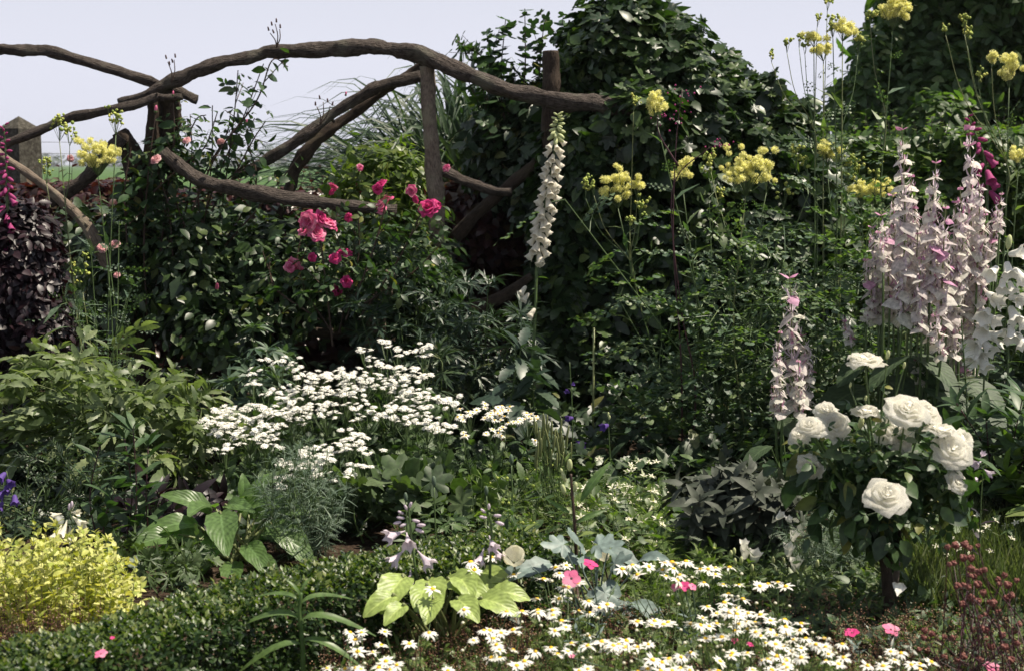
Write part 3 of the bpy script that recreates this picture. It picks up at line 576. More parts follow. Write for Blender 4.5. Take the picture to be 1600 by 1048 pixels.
L1 += [[(250, 480), (262, 380), (255, 290), (220, 240)], [(210, 500), (190, 400), (180, 320)], [(330, 400), (310, 300), (352, 215), (360, 180)], [(350, 380), (400, 290), (385, 215), (398, 185)], [(290, 360), (270, 290), (275, 215), (300, 195)], [(270, 400), (262, 320), (240, 250)]]
canes(cr, L1, [OV, OV, PIN5], .095, 19, 61, 7.45, t0=.2, sides=3)
bush('post_creeper', 'leafy creeper wrapped round the fork of the thick trellis post', 'climber', 'rose', [blob(222, 300, 7.5, 34, 70, .16), blob(225, 420, 7.5, 46, 90, .2), blob(262, 250, 7.45, 34, 44, .14)], 560, .07, 611, [OV, OVs], inner=0, shell=.8, lump=.4)
for (px, py, k) in [(243, 176, .02), (385, 193, .012), (338, 455, .024), (270, 150, .014), (540, 150, .012)]: put('bud', ROSEBUD, cr, aim([.2, -.2, 1]), k, P(px, py, 7.3))
g = rg(62)
for (px, py) in [(260, 92), (270, 98), (265, 102), (274, 90), (425, 40), (432, 35), (438, 44), (428, 52), (420, 48), (493, 165), (500, 155), (512, 160), (519, 165)]:
    put('bud', BROWNBUD, cr, aim([g.normal()*.2, 0, 1]), .011, P(px, py, 7.4))
for i, (tx, ty) in enumerate([(262, 95), (272, 92), (430, 36), (437, 44), (422, 50), (495, 165), (505, 158), (516, 164)]):
    b = (268, 130) if i < 2 else ((432, 75) if i < 5 else (500, 195)); mb = MB(); mb.tube(stemline(P(*b, 7.4), P(tx, ty+2, 7.4), (.01, 0, 0)), [.0035, .002], 4); part('stem', mb, MT['brownStem'], cr)
for px, py, s in [(244, 250, .055), (292, 220, .04), (345, 222, .04), (110, 248, .035), (180, 382, .05), (160, 388, .05), (183, 430, .035)]: put('flower', PETALC['pale'], cr, aim(up_to_cam(g)), s, P(px, py, 7.2))

bush('trellis_climber', 'tangled dark green climber covering the lower trellis beside the thick log post', 'climber', 'mound', [blob(300, 420, 7.5, 90, 110, .35), blob(410, 400, 7.6, 110, 90, .35), blob(200, 430, 7.6, 80, 110, .3), blob(350, 500, 7.4, 150, 80, .35), blob(500, 430, 7.6, 70, 100, .3), blob(672, 440, 7.4, 48, 95, .2), blob(600, 440, 7.55, 60, 90, .2)], 4600, .056, 63, [OV, OVs, LB3], shell=.75, lump=.3, sv=.45)
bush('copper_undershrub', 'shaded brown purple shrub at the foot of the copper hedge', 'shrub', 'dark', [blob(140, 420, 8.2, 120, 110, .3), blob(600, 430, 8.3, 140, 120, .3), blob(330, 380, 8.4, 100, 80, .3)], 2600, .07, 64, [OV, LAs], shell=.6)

pr = thing('pink_rose', 'pink shrub rose with clustered double blooms below the bent log rail', 'rose', (*P(520, 560, 7.1)[:2], 0))
L2 = [[(520, 540), (510, 450), (500, 370), (490, 330)], [(520, 520), (480, 460), (465, 410), (470, 370)], [(530, 520), (545, 440), (535, 390), (520, 350)], [(540, 500), (580, 400), (600, 330), (605, 300)], [(560, 500), (620, 410), (655, 340), (672, 310)], [(500, 500), (430, 450), (420, 400)], [(540, 480), (560, 400), (560, 330)], [(560, 480), (640, 430), (690, 380)], [(520, 480), (550, 460), (540, 430)]]
canes(pr, L2, [PIN5, PIN7], .16, 13, 65, 7.1, t0=.2)
g = rg(66)
for px, py, s, k in [(482, 345, 34, 'pink'), (512, 352, 34, 'pink'), (495, 366, 32, 'pink'), (478, 362, 28, 'pink'), (500, 340, 24, 'hot'), (462, 414, 30, 'pink'), (452, 418, 20, 'pink'), (488, 402, 16, 'hot'), (524, 404, 20, 'hot'), (538, 397, 26, 'hot'), (541, 441, 22, 'hot'), (526, 452, 24, 'hot'), (602, 318, 32, 'pink'), (596, 328, 20, 'pink'), (596, 290, 24, 'hot'), (590, 296, 18, 'hot'), (643, 298, 20, 'pink'), (670, 326, 34, 'hot'), (682, 322, 20, 'hot'), (522, 290, 16, 'pink'), (520, 300, 14, 'hot'), (562, 262, 12, 'pink'), (650, 312, 14, 'hot'), (545, 340, 16, 'hot'), (698, 263, 14, 'pink')]:
    put('flower', PETALC[k][int(g.integers(len(PETALC[k])))], pr, aim(up_to_cam(g, .35), g.uniform(0, 6)), s*PX(7)*.92, P(px, py, 6.98+g.uniform(-.08, .08)))
bush('yellowgreen_shrub', 'airy yellow green leaved shrub in front of the ornamental grass and grey post', 'shrub', 'yellowgreen', [blob(600, 265, 7.9, 75, 52, .25), blob(560, 300, 7.8, 60, 40, .25), blob(640, 290, 7.9, 40, 60, .25), blob(620, 350, 7.8, 70, 60, .25)], 1900, .052, 67, [OV, LAs], [([(P(610, 560, 7.9)[0], 7.9, -.03), P(612, 450, 7.9), P(600, 290, 7.9)], [.02, .016, .006])], shell=.9, lump=.5)

# ------------------------------------------------------------------ aconite and other shade plants with cut leaves
def clump(name, label, cat, mat, stems, tm, size, npl, seed, t0=.15, arr='alt', ang=.55, prof=(1, .7), rad=.004, smat='stem', group=None, pet=.3, own_stems=False, ends=True, flop=.3):
    c = np.mean([s[0][:2] for s in stems], 0); r = thing(name, label, cat, (*c, 0), group); g = rg(seed); mb = MB()
    for s in stems:
        ln = s if len(s) > 4 else stemline(s[0], s[1], g.normal(size=3)*[.03, .03, 0])
        if own_stems: stempart(r, ln, [rad, rad*.5], MT[smat])
        else: mb.tube(ln, [rad, rad*.5], 4, 1, cap=False)
        leafy(mb, ln, tm, size, t0, .97, npl, g, arr, ang, prof, 0, pet, 1, flop)
        if ends: leafy(mb, ln, tm, size*prof[1]*.8, .96, 1, 3, g, 'alt', 1.0, (1, 1), 0, 0, 1)
    part('foliage', mb, [MT[mat], MT[smat]], r); return r
def fan(px, py, Y, n, spread, h, seed, hs=.25, yj=.12):     # n stems rising from one base at photo point (px,py) on the ground at depth Y
    g = rg(seed); x = P(px, py, Y)[0]; out = []
    for i in range(n):
        a = g.uniform(-1, 1); out.append((A([x+g.normal()*.03, Y+g.normal()*.03, 0]), A([x+a*spread, Y+g.uniform(-yj, yj)*2, h*(1-hs*abs(a)**1.5)*g.uniform(.7, 1.05)])))
    return out
clump('aconite', 'deeply cut dark fan leaves below the pink rose, beside the leaning grey log', 'perennial', 'aconite', fan(640, 620, 7.0, 16, .28, 1.02, 71), PALM, .16, 9, 71, .2, pet=.35)
clump('aconite', 'deeply cut dark fan leaves beside the white foxglove stem', 'perennial', 'aconite', fan(760, 620, 6.95, 13, .25, .86, 72), PALM, .16, 9, 72, .15, pet=.35)
clump('aconite', 'low dark fan leaves right behind the white button flowers', 'perennial', 'dark', fan(700, 660, 6.6, 14, .4, .55, 73), PALM, .15, 8, 73, .1, pet=.35)
clump('hellebore', 'pale lit toothed leaves in the shade left of the leaning grey log', 'perennial', 'blue', fan(395, 640, 6.7, 9, .16, .62, 74), [palm(5, False, 1.6, .13)], .14, 5, 74, .4, pet=.3)
clump('hydrangea', 'rosette of broad toothed leaves under the foot of the white foxglove', 'shrub', 'aconite', fan(818, 690, 6.3, 5, .06, .6, 75, .1), [SE], .17, 9, 75, .5, ang=.25, prof=(1.1, .7), pet=.1)

# tall leafy stems left of the trellis post
clump('meadow_rue', 'bushy blue green meadow rue at the left with small green buds', 'perennial', 'blue', fan(150, 620, 6.5, 12, .22, 1.05, 76, .3), [RUE, FERN, LAs], .15, 8, 76, .2)
g = rg(77)
def fluff_head(root, px, py, Y, rx_, ry_, n, mat, seed, fs=None, stem=True):
    g = rg(seed); mb = MB(); c = P(px, py, Y); k = PX(Y); fs = fs or (6.2 if mat == 'yellow' else 3.6)*k
    for i in range(n):
        q = g.normal(size=2)*.5; q = np.clip(q, -1, 1); p = c+A([q[0]*rx_*k, g.normal()*.4*rx_*k, q[1]*ry_*k])
        if mat == 'yellow': mb.add(FLUFF[i % 4], M4(aim(g.normal(size=3)), fs*g.uniform(.75, 1.2), p))
        else:
            for j in range(3): mb.add(TINY if j else BALL, M4(s=fs*g.uniform(.5, .9), t=p+g.normal(size=3)*fs*.7))
        mb.tube([c-[0, 0, (ry_*1.3+8)*k], p], [.0011]*2, 3, 1, cap=False)
    return part('flower_head', mb, [MT[mat], MT['stem']], root)
def rue_plant(label, px, py, Y, heads, seed, leaf0=.1, leaf1=.74, lsize=.33, npl=8, extra=9):
    x = P(px, py, Y); r = thing('yellow_meadow_rue', label, 'perennial', (x[0], Y, 0), 'tall meadow rue with fluffy yellow heads'); g = rg(seed); mb = MB(); b0 = A([x[0], Y, 0.]); mains = []
    for i, (hx, hy, rx_, ry_, n, mat) in enumerate(heads):
        yy = Y+g.uniform(-.12, .12); k = PX(yy); tip = P(hx, hy, yy)-[0, 0, (ry_*1.3+8)*k]; b = b0+A([g.normal()*.06, g.normal()*.06, 0])
        near = [q for q in mains if abs(q[-1][0]-tip[0]) < .45 and tip[2]-q[-1][2] > -.5]
        if n < 10 and near:
            q = min(near, key=lambda q: abs(q[-1][0]-tip[0])); j = int(len(q)*(.8 if tip[2] > q[-1][2]-.1 else .62)); ln = smooth([q[j-1], q[j], q[j]*.45+tip*.55+[(tip[0]-q[j][0])*.12, 0, -.02], tip], 5); tw = 1
        else: ln = stemline(b, tip, (g.normal()*.05, 0, g.uniform(-.02, .02)), 10); mains.append(ln); tw = 0
        stempart(r, ln, [.0024, .0016] if tw else [.0052, .0022], MT['paleStem'] if i % 2 else MT['stem'])
        if tw: leafy(mb, ln, [LAs], .035, .3, .9, 3, g, 'alt', .7)
        else: leafy(mb, ln, [RUE], lsize, leaf0, leaf1, npl, g, 'alt', .55, (1.1, .6), 0, .25, 1); leafy(mb, ln, [RUE, LAs], lsize*.4, leaf1, .93, 6, g, 'alt', .8)
        fluff_head(r, hx, hy, yy, rx_, ry_, n, mat, seed*50+i)
    for i in range(extra):
        ln = stemline(b0+g.normal(size=3)*[.1, .1, 0], b0+A([g.normal()*.22, g.normal()*.14, g.uniform(.45, 1.3)])); mb.tube(ln, [.004, .002], 4, 1, cap=False); leafy(mb, ln, [RUE], lsize, .15, 1, npl, g, 'alt', .5, (1, .7), 0, .25, 1)
    part('foliage', mb, [MT['thal'], MT['stem']], r); return r
rue_plant('single meadow rue with a broad yellow head before the forked trellis post', 165, 620, 6.8, [(152, 238, 36, 22, 52, 'yellow'), (92, 192, 14, 16, 12, 'bud'), (180, 180, 16, 18, 12, 'bud'), (72, 262, 12, 14, 8, 'bud'), (108, 205, 10, 12, 7, 'bud'), (128, 420, 18, 22, 12, 'bud')], 81, npl=5, extra=3, lsize=.13)
rue_plant('meadow rue with thin wand stems leaning from the dark mound', 1080, 640, 6.5, [(966, 284, 24, 26, 34, 'yellow'), (996, 288, 10, 12, 9, 'yellow'), (915, 286, 8, 12, 8, 'bud'), (928, 290, 6, 6, 4, 'bud'), (1068, 268, 14, 18, 17, 'yellow'), (990, 156, 8, 8, 6, 'bud'), (1000, 318, 14, 14, 8, 'bud'), (984, 345, 10, 8, 5, 'bud')], 82)
rue_plant('meadow rue with the widest yellow head, before the dark mound', 1150, 650, 6.4, [(1026, 158, 22, 17, 22, 'yellow'), (1166, 260, 36, 30, 60, 'yellow'), (1198, 274, 12, 14, 10, 'yellow'), (1110, 240, 9, 12, 8, 'bud'), (1108, 258, 10, 10, 6, 'bud'), (1225, 300, 10, 12, 6, 'bud'), (1125, 300, 8, 10, 5, 'bud')], 83, extra=11)
rue_plant('meadow rue whose thin stems stand against the sky between mound and tree', 1290, 640, 6.6, [(1293, 236, 16, 14, 20, 'yellow'), (1287, 79, 20, 7, 15, 'yellow'), (1272, 58, 19, 6, 12, 'yellow'), (1317, 44, 18, 10, 16, 'yellow'), (1302, 36, 12, 12, 10, 'bud'), (1230, 66, 7, 7, 5, 'bud'), (1249, 58, 6, 7, 5, 'bud'), (1206, 85, 3, 4, 3, 'bud'), (1258, 70, 6, 6, 4, 'bud'), (1277, 29, 5, 5, 4, 'bud'), (1341, 62, 8, 12, 7, 'bud'), (1293, 2, 5, 6, 4, 'bud'), (1245, 238, 10, 14, 8, 'bud'), (1326, 255, 12, 22, 12, 'bud'), (1262, 250, 8, 10, 6, 'bud')], 84, extra=11)
rue_plant('meadow rue with a high yellow head in front of the broadleaf tree', 1400, 640, 6.6, [(1396, 14, 25, 18, 40, 'yellow'), (1360, 23, 7, 6, 6, 'bud'), (1346, 299, 17, 13, 18, 'yellow'), (1378, 294, 17, 11, 17, 'yellow'), (1368, 265, 10, 10, 6, 'bud'), (1340, 262, 10, 16, 8, 'bud')], 85)
rue_plant('meadow rue with small yellow heads behind the pink foxglove', 1545, 640, 6.7, [(1578, 105, 17, 18, 20, 'yellow'), (1550, 89, 7, 8, 6, 'yellow'), (1592, 242, 20, 10, 14, 'yellow'), (1508, 30, 8, 12, 8, 'bud'), (1512, 50, 10, 10, 8, 'bud'), (1478, 42, 4, 4, 3, 'bud'), (1530, 115, 8, 10, 5, 'bud')], 86)

# ------------------------------------------------------------------ foxgloves
def bellmesh(mat, spots=True):
    mb = MB(); mb.add(latheT([(.05, 0), (.15, .08), (.2, .25), (.23, .5), (.27, .72), (.31, .88), (.38, 1.0), (.36, 1.03)], 12, 5, .05)); mb.add(latheT([(.3, .86), (.23, .6), (.17, .25)], 10, 0)); mb.add(petalring(5, [.08, .09, .01], .04, .1, 1.2, 1), M4(s=.25)); return mb.build('bell', [MT[mat], MT['stem']])
def foxglove(name, label, Y, line, tb, te, n, bl, mesh, budmesh, seed, nbud=14, leaf=True):
    p = smooth([P(a, b, Y) for a, b in line], 8); gb = A([p[-1][0], Y, 0.]); full = np.vstack([p[::-1][:0], p, gb[None]]) if p[-1][2] > .05 else p; full = full[::-1]
    r = thing(name, label, 'foxglove', (gb[0], Y, 0)); g = rg(seed); stempart(r, full, [.008, .007, .003]); px = PX(Y)
    for i in range(n):
        t = i/(n-1); pt, d = along(p, [tb+(te-tb)*t]); az = i*2.4; a = A([math.cos(az), -abs(math.sin(az))*.75-.15, 0]); s = bl*px*(.82+.25*min(1, t*2))*g.uniform(.9, 1.1)
        dirn = nrm(a*.8+A([0, 0, -.75-.25*t])+g.normal(size=3)*.1); o = pt[0]+nrm(a)*.012; put('bell', mesh, r, aim(dirn, g.uniform(0, 6)), s, o)
    for i in range(nbud):
        t = i/nbud*tb; pt, d = along(p, [t]); az = i*2.4; a = A([math.cos(az), -abs(math.sin(az))*.6, 0]); put('bud', budmesh, r, aim(nrm(a+A([0, 0, .5-1.3*i/nbud]))), bl*px*(.22+.3*i/nbud), pt[0]+a*.006)
    if leaf:
        mb = MB(); leafy(mb, full, [LA], .06, .35, .85, 26, g, ang=.5, prof=(1.2, .3)); leafy(mb, full, [SE], .24, .01, .2, 9, g, ang=.6); part('foliage', mb, MT['fev'], r)
    return r
WB = bellmesh('foxw'); PB = bellmesh('magenta'); PKB = bellmesh('pink')
mbb = MB(); mbb.add(BUDT, M4(s=1, t=(0, 0, .8))); FB = mbb.build('bud', MT['foxbud']); mbb = MB(); mbb.add(BUDT, M4(s=1, t=(0, 0, .8))); FBP = mbb.build('bud', MT['magenta'])
wf = foxglove('white_foxglove', 'tall white foxglove spire against the dark mound', 6.6, [(872, 178), (870, 205), (864, 250), (854, 310), (842, 370), (838, 430), (836, 500), (832, 560)], .1, .57, 46, 17, WB, FB, 91, 20)
for px, py in [(849, 410), (822, 455), (826, 466), (836, 490)]: put('bell', WB, wf, aim([-.5, -.4, -.7]), 16*PX(6.6), P(px, py-8, 6.58))
foxglove('pink_foxglove', 'pink foxglove spire cut by the photo edge beside the purple shrub', 6.4, [(6, 195), (10, 260), (12, 330), (14, 420)], .5, .9, 8, 17, PB, FBP, 92, 22, False)
foxglove('pink_foxglove', 'magenta foxglove peeping behind the pale pink flower spikes', 6.7, [(1512, 182), (1526, 215), (1538, 250), (1542, 320), (1537, 420)], .28, .5, 6, 21, PB, FBP, 93, 9, False)

# ------------------------------------------------------------------ clary sage
BR = leafT([.1, .46, .42, .2, .02], [0, .25, .55, .8, 1], -.25, .35)
FLO = join([(leafT([.06, .13, .1, .02], [0, .4, .75, 1], -.4, -.5), None), (leafT([.05, .2, .16, .02], [0, .5, .8, 1], .3, .9), M4(rx(-.5), .6, (0, .1, 0)))]); FLO.M4[:8] = 1
def clary_spike(root, line, Y, wid, seed, side=True):
    g = rg(seed); k = PX(Y); p = smooth([P(a, b, Y) for a, b in line], 8); L = np.linalg.norm(np.diff(p, axis=0), axis=1).sum(); mb = MB(); mb.tube(p, [.0022, .0045], 5, 3); n = max(5, int(L/(wid*k*.42))); az0 = g.uniform(0, 3)
    for i in range(n):
        t = ((i+.3)/n)**.9; pt, d = along(p, [t]); f = min(1, .36+t*1.5); wd = wid*k*.7*f
        for q in (0, 1):
            az = az0+i*1.57+q*math.pi+g.uniform(-.2, .2); a = A([math.cos(az), math.sin(az), 0]); top = t < .1
            mb.add(BR, M4(frames((a+A([0, 0, .9 if top else g.uniform(-.75, .1)]))[None], A([[0, 0, .75]])+a*(-.3 if top else 1.0)+g.normal(size=3)*.25)[0], wd*g.uniform(.85, 1.12), pt[0]), m=2 if top or g.uniform() < .05 else 0)
        if t > .06:
            for q in range(7):
                az = g.uniform(0, 6.28); a = A([math.cos(az), math.sin(az), 0]); R = frames((a+A([0, 0, .55+g.normal()*.2]))[None], A([[0, 0, 1.]])-a*.5)[0]; mb.add(FLO, M4(R, wd*g.uniform(.5, .75), pt[0]+a*.004+[0, 0, g.normal()*.008]), m=(0 if g.uniform() < .6 else (4 if g.uniform() < .6 else 1)))
    o = part('flower_spike', mb, [MT['bract'], MT['lilac'], MT['bractp'], MT['paleStem'], MT['bract'], MT['bract']], root); return o
def clary(label, Y, spikes, seed, leaves):
    c = P(np.mean([s[-1][0] for s, w_ in spikes]), 600, Y); r = thing('clary_sage', label, 'sage plant', (c[0], Y, 0), 'clary sage with pale pink spikes'); g = rg(seed); b0 = A([c[0], Y, 0.])
    for i, (s, w_) in enumerate(spikes):
        yy = Y+g.uniform(-.14, .14); clary_spike(r, s, yy, w_, seed*40+i); e = P(*s[-1], yy); mid = (e*.5+b0*.5)+A([(e[0]-b0[0])*.3, 0, 0]); stempart(r, smooth([b0+g.normal(size=3)*[.03, .03, 0], mid, e], 6), [.008, .005])
    mb = MB()
    for (px, py, s, dx) in leaves:
        p = P(px, py, Y-.1+g.uniform(-.1, .15)); d = nrm(A([dx, -.5, -.1])); s *= .74; mb.add(BIGLEAF, M4(frames(d[None], A([[g.normal()*.3, -.35+g.normal()*.3, 1.]]))[0], s*PX(Y), p-d*s*PX(Y)*.3)); mb.tube(stemline(A([b0[0], b0[1], .05]), p-d*s*PX(Y)*.3), [.005, .003], 5, 1)
    part('foliage', mb, [MT['clary'], MT['stem']], r); return r
BIGLEAF = leafT([.1, .28, .33, .3, .22, .12, .02], [0, .18, .4, .62, .8, .93, 1], .14, .45, .014)
clary('lone clary sage spike with a full skirt standing left of the white rose', 5.8, [([(1233, 424), (1236, 470), (1238, 530), (1242, 640)], 54), ([(1220, 515), (1214, 560), (1222, 650)], 28), ([(1252, 520), (1262, 560), (1258, 640)], 28), ([(1208, 602), (1212, 650)], 18), ([(1248, 560), (1250, 650)], 30)], 101, [(1200, 740, 110, -1), (1190, 700, 80, -.8), (1260, 690, 70, .8), (1225, 660, 60, .1)])
clary('tall clary sage clump, its leading spike left of the deepest cluster', 6.0, [([(1409, 195), (1412, 260), (1414, 350), (1410, 500)], 44), ([(1376, 330), (1384, 380), (1390, 470)], 34), ([(1362, 350), (1368, 420), (1376, 500)], 34), ([(1424, 270), (1424, 350), (1420, 450)], 34), ([(1394, 300), (1398, 380), (1404, 480)], 34), ([(1352, 402), (1358, 440), (1372, 500)], 32), ([(1430, 320), (1428, 400), (1426, 480)], 34), ([(1372, 360), (1380, 420)], 26), ([(1400, 350), (1392, 430), (1396, 500)], 34), ([(1366, 470), (1352, 500)], 22), ([(1318, 500), (1330, 535)], 22)], 102, [(1400, 560, 120, -.9), (1350, 560, 110, -.8), (1440, 570, 110, .5), (1330, 610, 130, -1), (1400, 600, 120, .3)])
clary('middle clary sage clump with a shorter spike between two tall ones', 5.95, [([(1463, 248), (1460, 300), (1456, 380), (1452, 470)], 40), ([(1444, 335), (1446, 400), (1444, 480)], 36), ([(1484, 360), (1482, 430), (1478, 520)], 34), ([(1434, 360), (1432, 430), (1434, 500)], 34), ([(1478, 320), (1474, 400), (1470, 500)], 34), ([(1440, 400), (1436, 460), (1440, 520)], 32), ([(1440, 470), (1450, 510), (1462, 545)], 28), ([(1460, 490), (1466, 520), (1470, 560)], 26), ([(1432, 560), (1440, 600)], 20)], 103, [(1450, 560, 120, .4), (1470, 610, 110, .7), (1430, 630, 100, -.3)])
clary('tallest clary sage clump beside the magenta foxglove', 6.05, [([(1514, 193), (1516, 250), (1518, 340), (1510, 440), (1500, 600)], 48), ([(1492, 310), (1494, 380), (1490, 480), (1490, 560)], 38), ([(1540, 330), (1536, 400), (1528, 500)], 34), ([(1566, 300), (1556, 350), (1548, 400)], 26), ([(1500, 290), (1504, 370), (1500, 460)], 36), ([(1530, 270), (1530, 350), (1526, 440)], 32), ([(1480, 420), (1486, 500), (1496, 590)], 36), ([(1526, 420), (1518, 500), (1512, 590)], 36), ([(1558, 330), (1560, 345), (1562, 360)], 20)], 104, [(1520, 600, 110, .6), (1480, 640, 110, -.4), (1540, 640, 100, .9)])

# white bellflower
CB = MB(); CB.add(latheT([(.03, 0), (.16, .08), (.22, .3), (.25, .55), (.32, .8), (.5, 1.0)], 15, 5, .14)); CB.add(petalring(5, [.05, .06, .01], .05, .05, .9, 1), M4(s=.35)); CB = CB.build('bell', [MT['white'], MT['stem']])
def bellflower(label, Y, stem, bells, seed, name='white_bellflower', mesh=None, mat='fev', cat='bellflower', buds=()):
    p = smooth([P(a, b, Y) for a, b in stem], 8); c = p[0]; r = thing(name, label, cat, (c[0], Y, 0)); g = rg(seed); full = np.vstack([[c[0], Y, 0], p]); stempart(r, full, [.005, .003]); mb = MB(); leafy(mb, full, [LAs, LA], .1, .05, .8, 34, g, ang=.5); part('foliage', mb, MT[mat], r)
    for (px, py, s, dx, dz) in bells: put('bell', mesh or CB, r, aim([dx, -.6, dz]), s*PX(Y), P(px, py, Y-.02)-nrm(A([dx, -.6, dz]))*s*PX(Y)*.5)
    for (px, py, s) in buds: put('bud', FB, r, aim([.1, 0, 1]), s*PX(Y), P(px, py, Y-.02))
    return r
bellflower('white bellflower stem hanging starry bells, at the edge of the pink spikes', 5.7, [(1575, 700), (1575, 560), (1578, 480), (1574, 390)], [(1587, 396, 24, .7, .2), (1552, 424, 26, -.7, -.5), (1575, 420, 26, 0, -.8), (1592, 430, 28, .5, -.8), (1566, 445, 22, -.2, -.9), (1580, 448, 20, .2, -.9), (1586, 467, 26, .3, -.1), (1598, 470, 22, .6, -.2), (1583, 490, 28, .2, -.9), (1595, 500, 26, .5, -.7), (1580, 520, 28, -.1, -.9), (1594, 530, 26, .3, -.9)], 111, buds=[(1575, 388, 12)])
bellflower('white bellflower crowded with drooping bells next to the tallest pink spike', 5.75, [(1535, 720), (1537, 600), (1545, 520), (1552, 440)], [(1550, 463, 26, .2, -.2), (1556, 470, 24, .6, -.3), (1540, 490, 28, -.5, -.4), (1548, 497, 26, .4, -.3), (1538, 515, 28, -.4, -.4), (1552, 525, 32, .6, -.1), (1525, 540, 34, -.6, -.2), (1542, 540, 28, .3, -.6), (1520, 560, 24, -.5, -.5), (1536, 565, 28, .3, -.9), (1530, 550, 24, 0, -.5)], 112)
# ------------------------------------------------------------------ feverfew with white button flowers
FEV = MB(); FEV.add(feverT(1)); FEV = FEV.build('flower', [MT['white'], MT['ivory']])
FEV2 = MB(); FEV2.add(feverT(2)); FEV2 = FEV2.build('flower', [MT['white'], MT['ivory']])
def daisyT(seed, n=13):
    r = petalring(n, [.13, .19, .17, .03], .22, (.16, .1, .3, .16, .45, .05, .2, .16, .6)[seed % 9], .02, 0, (.22, .3, .25)[seed % 3], seed); return join([(r, M4(s=.8))])
DSK = sphereT(10, 5, 0, .27, .17)
def daisy_mesh(s): mb = MB(); mb.add(daisyT(s, 10+(s*7) % 6)); return mb.build('flower', MT['white'])
DAISY = [daisy_mesh(s) for s in range(9)]
mbd = MB(); mbd.add(DSK, M4(t=(0, 0, .05))); DISC = mbd.build('disc', MT['disc'])
mbb = MB(); mbb.add(sphereT(8, 4, 0, .5, .4)); mbb.add(sphereT(8, 4, 1, .52, .3), M4(t=(0, 0, -.12))); DBUD = mbb.build('bud', [MT['ivory'], MT['bud']])
FZ = lambda zx, zy: (300+zx*.35, 500+zy*.35)
def fev_depth(py): return 6.25-(py-540)/200*1.05
def feverfew(label, clusters, seed, scale=1.0, size=10, daisylike=False, base_px=None, group='feverfew plants in white flower', leafn=1.0):
    g = rg(seed); pts, tips = [], []
    for zx, zy, a, b, n in clusters:
        n = max(1, int(n*scale)); cx, cy = FZ(zx, zy)
        q = g.normal(size=(n*3, 2))*.6; q = q[np.abs(q).max(1) < 1.1][:n]; cl = []
        for u, v in q:
            px, py = cx+u*a*.35, cy+v*b*.35; Y = fev_depth(cy)+g.normal()*.05-v*.05; cl.append(P(px, py, Y))
        pts.append(A(cl)); tips.append(P(cx, cy+10+b*.3, fev_depth(cy)))
    allp = np.vstack(pts); c = allp.mean(0); bx = A([c[0], c[1]+.05, 0.]); r = thing('feverfew', label, 'feverfew', bx, group); mb = MB()
    for t, cl in zip(tips, pts):
        b = bx+g.normal(size=3)*[.06, .06, 0]; b[2] = 0; b[0] += (t[0]-b[0])*.35; ln = stemline(b, t-[0, 0, .05], (0, 0, 0), 8); mb.tube(ln, [.004, .0022], 4, 1, cap=False); leafy(mb, ln, [FERN, SE], .085, .1, .95, int(11*leafn), g, 'alt', .7, (1.2, .7))
        for q in range(int(3*leafn)):
            l2 = stemline(ln[4], t+A([g.normal()*.07, g.normal()*.07, -.1-.12*g.uniform()])); leafy(mb, l2, [FERN, SE], .075, .2, 1, 6, g, 'alt', .8)
        hub = ln[-1]
        for p in cl: mb.tube([hub, (hub+p)/2+[0, 0, -.008], p-[0, 0, .002]], [.0015, .001], 3, 1, cap=False)
    part('foliage', mb, [MT['fev'], MT['stem']], r)
    order = g.permutation(len(allp)); s0 = size*PX(5.8)*.6; extra = MB()
    for j, i in enumerate(order):
        n = nrm(A([g.normal()*.22, g.normal()*.22-.22, 1])); s = s0*g.uniform(.82, 1.15)
        if j < 98:
            if daisylike: o = put('flower', DAISY[i % 9], r, aim(n, g.uniform(0, 6)), s*1.15, allp[i]); d = link('disc', DISC, o)
            else: put('flower', FEV if i % 2 else FEV2, r, aim(n, g.uniform(0, 6)), s, allp[i])
        else: extra.add(feverT(1) if i % 2 else feverT(2), M4(aim(n, g.uniform(0, 6)), s, allp[i]))
    if extra.n: o = part('flower', extra, [MT['white'], MT['ivory']], r); o['kind'] = 'stuff'
    return r
feverfew('feverfew clump with white buttons spreading furthest towards the purple shrub', [(250, 400, 110, 40, 30), (150, 440, 90, 40, 30), (130, 490, 90, 40, 30), (260, 470, 100, 55, 34), (370, 430, 80, 45, 22), (330, 500, 80, 35, 14), (250, 535, 80, 25, 8), (150, 575, 50, 22, 7), (330, 560, 60, 18, 5), (110, 400, 40, 12, 5)], 121)
feverfew('feverfew clump with a few stray white sprays above the shaded toothed leaves', [(400, 185, 85, 26, 15), (465, 222, 55, 22, 6), (275, 235, 40, 18, 6), (270, 280, 40, 18, 7), (440, 345, 100, 40, 24), (500, 390, 90, 40, 24), (450, 440, 70, 36, 14), (340, 328, 30, 10, 3), (600, 400, 90, 46, 20)], 122)
feverfew('densest middle feverfew clump, a solid sheet of white buttons', [(560, 245, 60, 22, 14), (680, 235, 80, 22, 18), (520, 290, 110, 46, 34), (760, 272, 110, 42, 40), (690, 330, 100, 46, 26), (780, 410, 100, 40, 16), (590, 320, 80, 36, 14)], 123)
feverfew('tallest feverfew clump, its white sprays rising before the leaning log', [(775, 132, 40, 13, 8), (800, 162, 14, 8, 2), (870, 103, 38, 16, 9), (920, 138, 60, 22, 11), (1030, 122, 50, 20, 10), (1040, 158, 34, 12, 6), (850, 195, 65, 22, 13), (940, 225, 85, 32, 22), (1020, 255, 66, 24, 16), (880, 290, 90, 36, 22), (960, 330, 90, 36, 22)], 124)
feverfew('feverfew clump thinning out beside the dark fan leaves', [(1060, 350, 80, 36, 18), (1150, 362, 55, 28, 14), (900, 400, 86, 36, 22), (1000, 402, 60, 28, 14), (1050, 450, 76, 28, 14), (1110, 482, 66, 26, 11), (960, 450, 60, 24, 6)], 125)
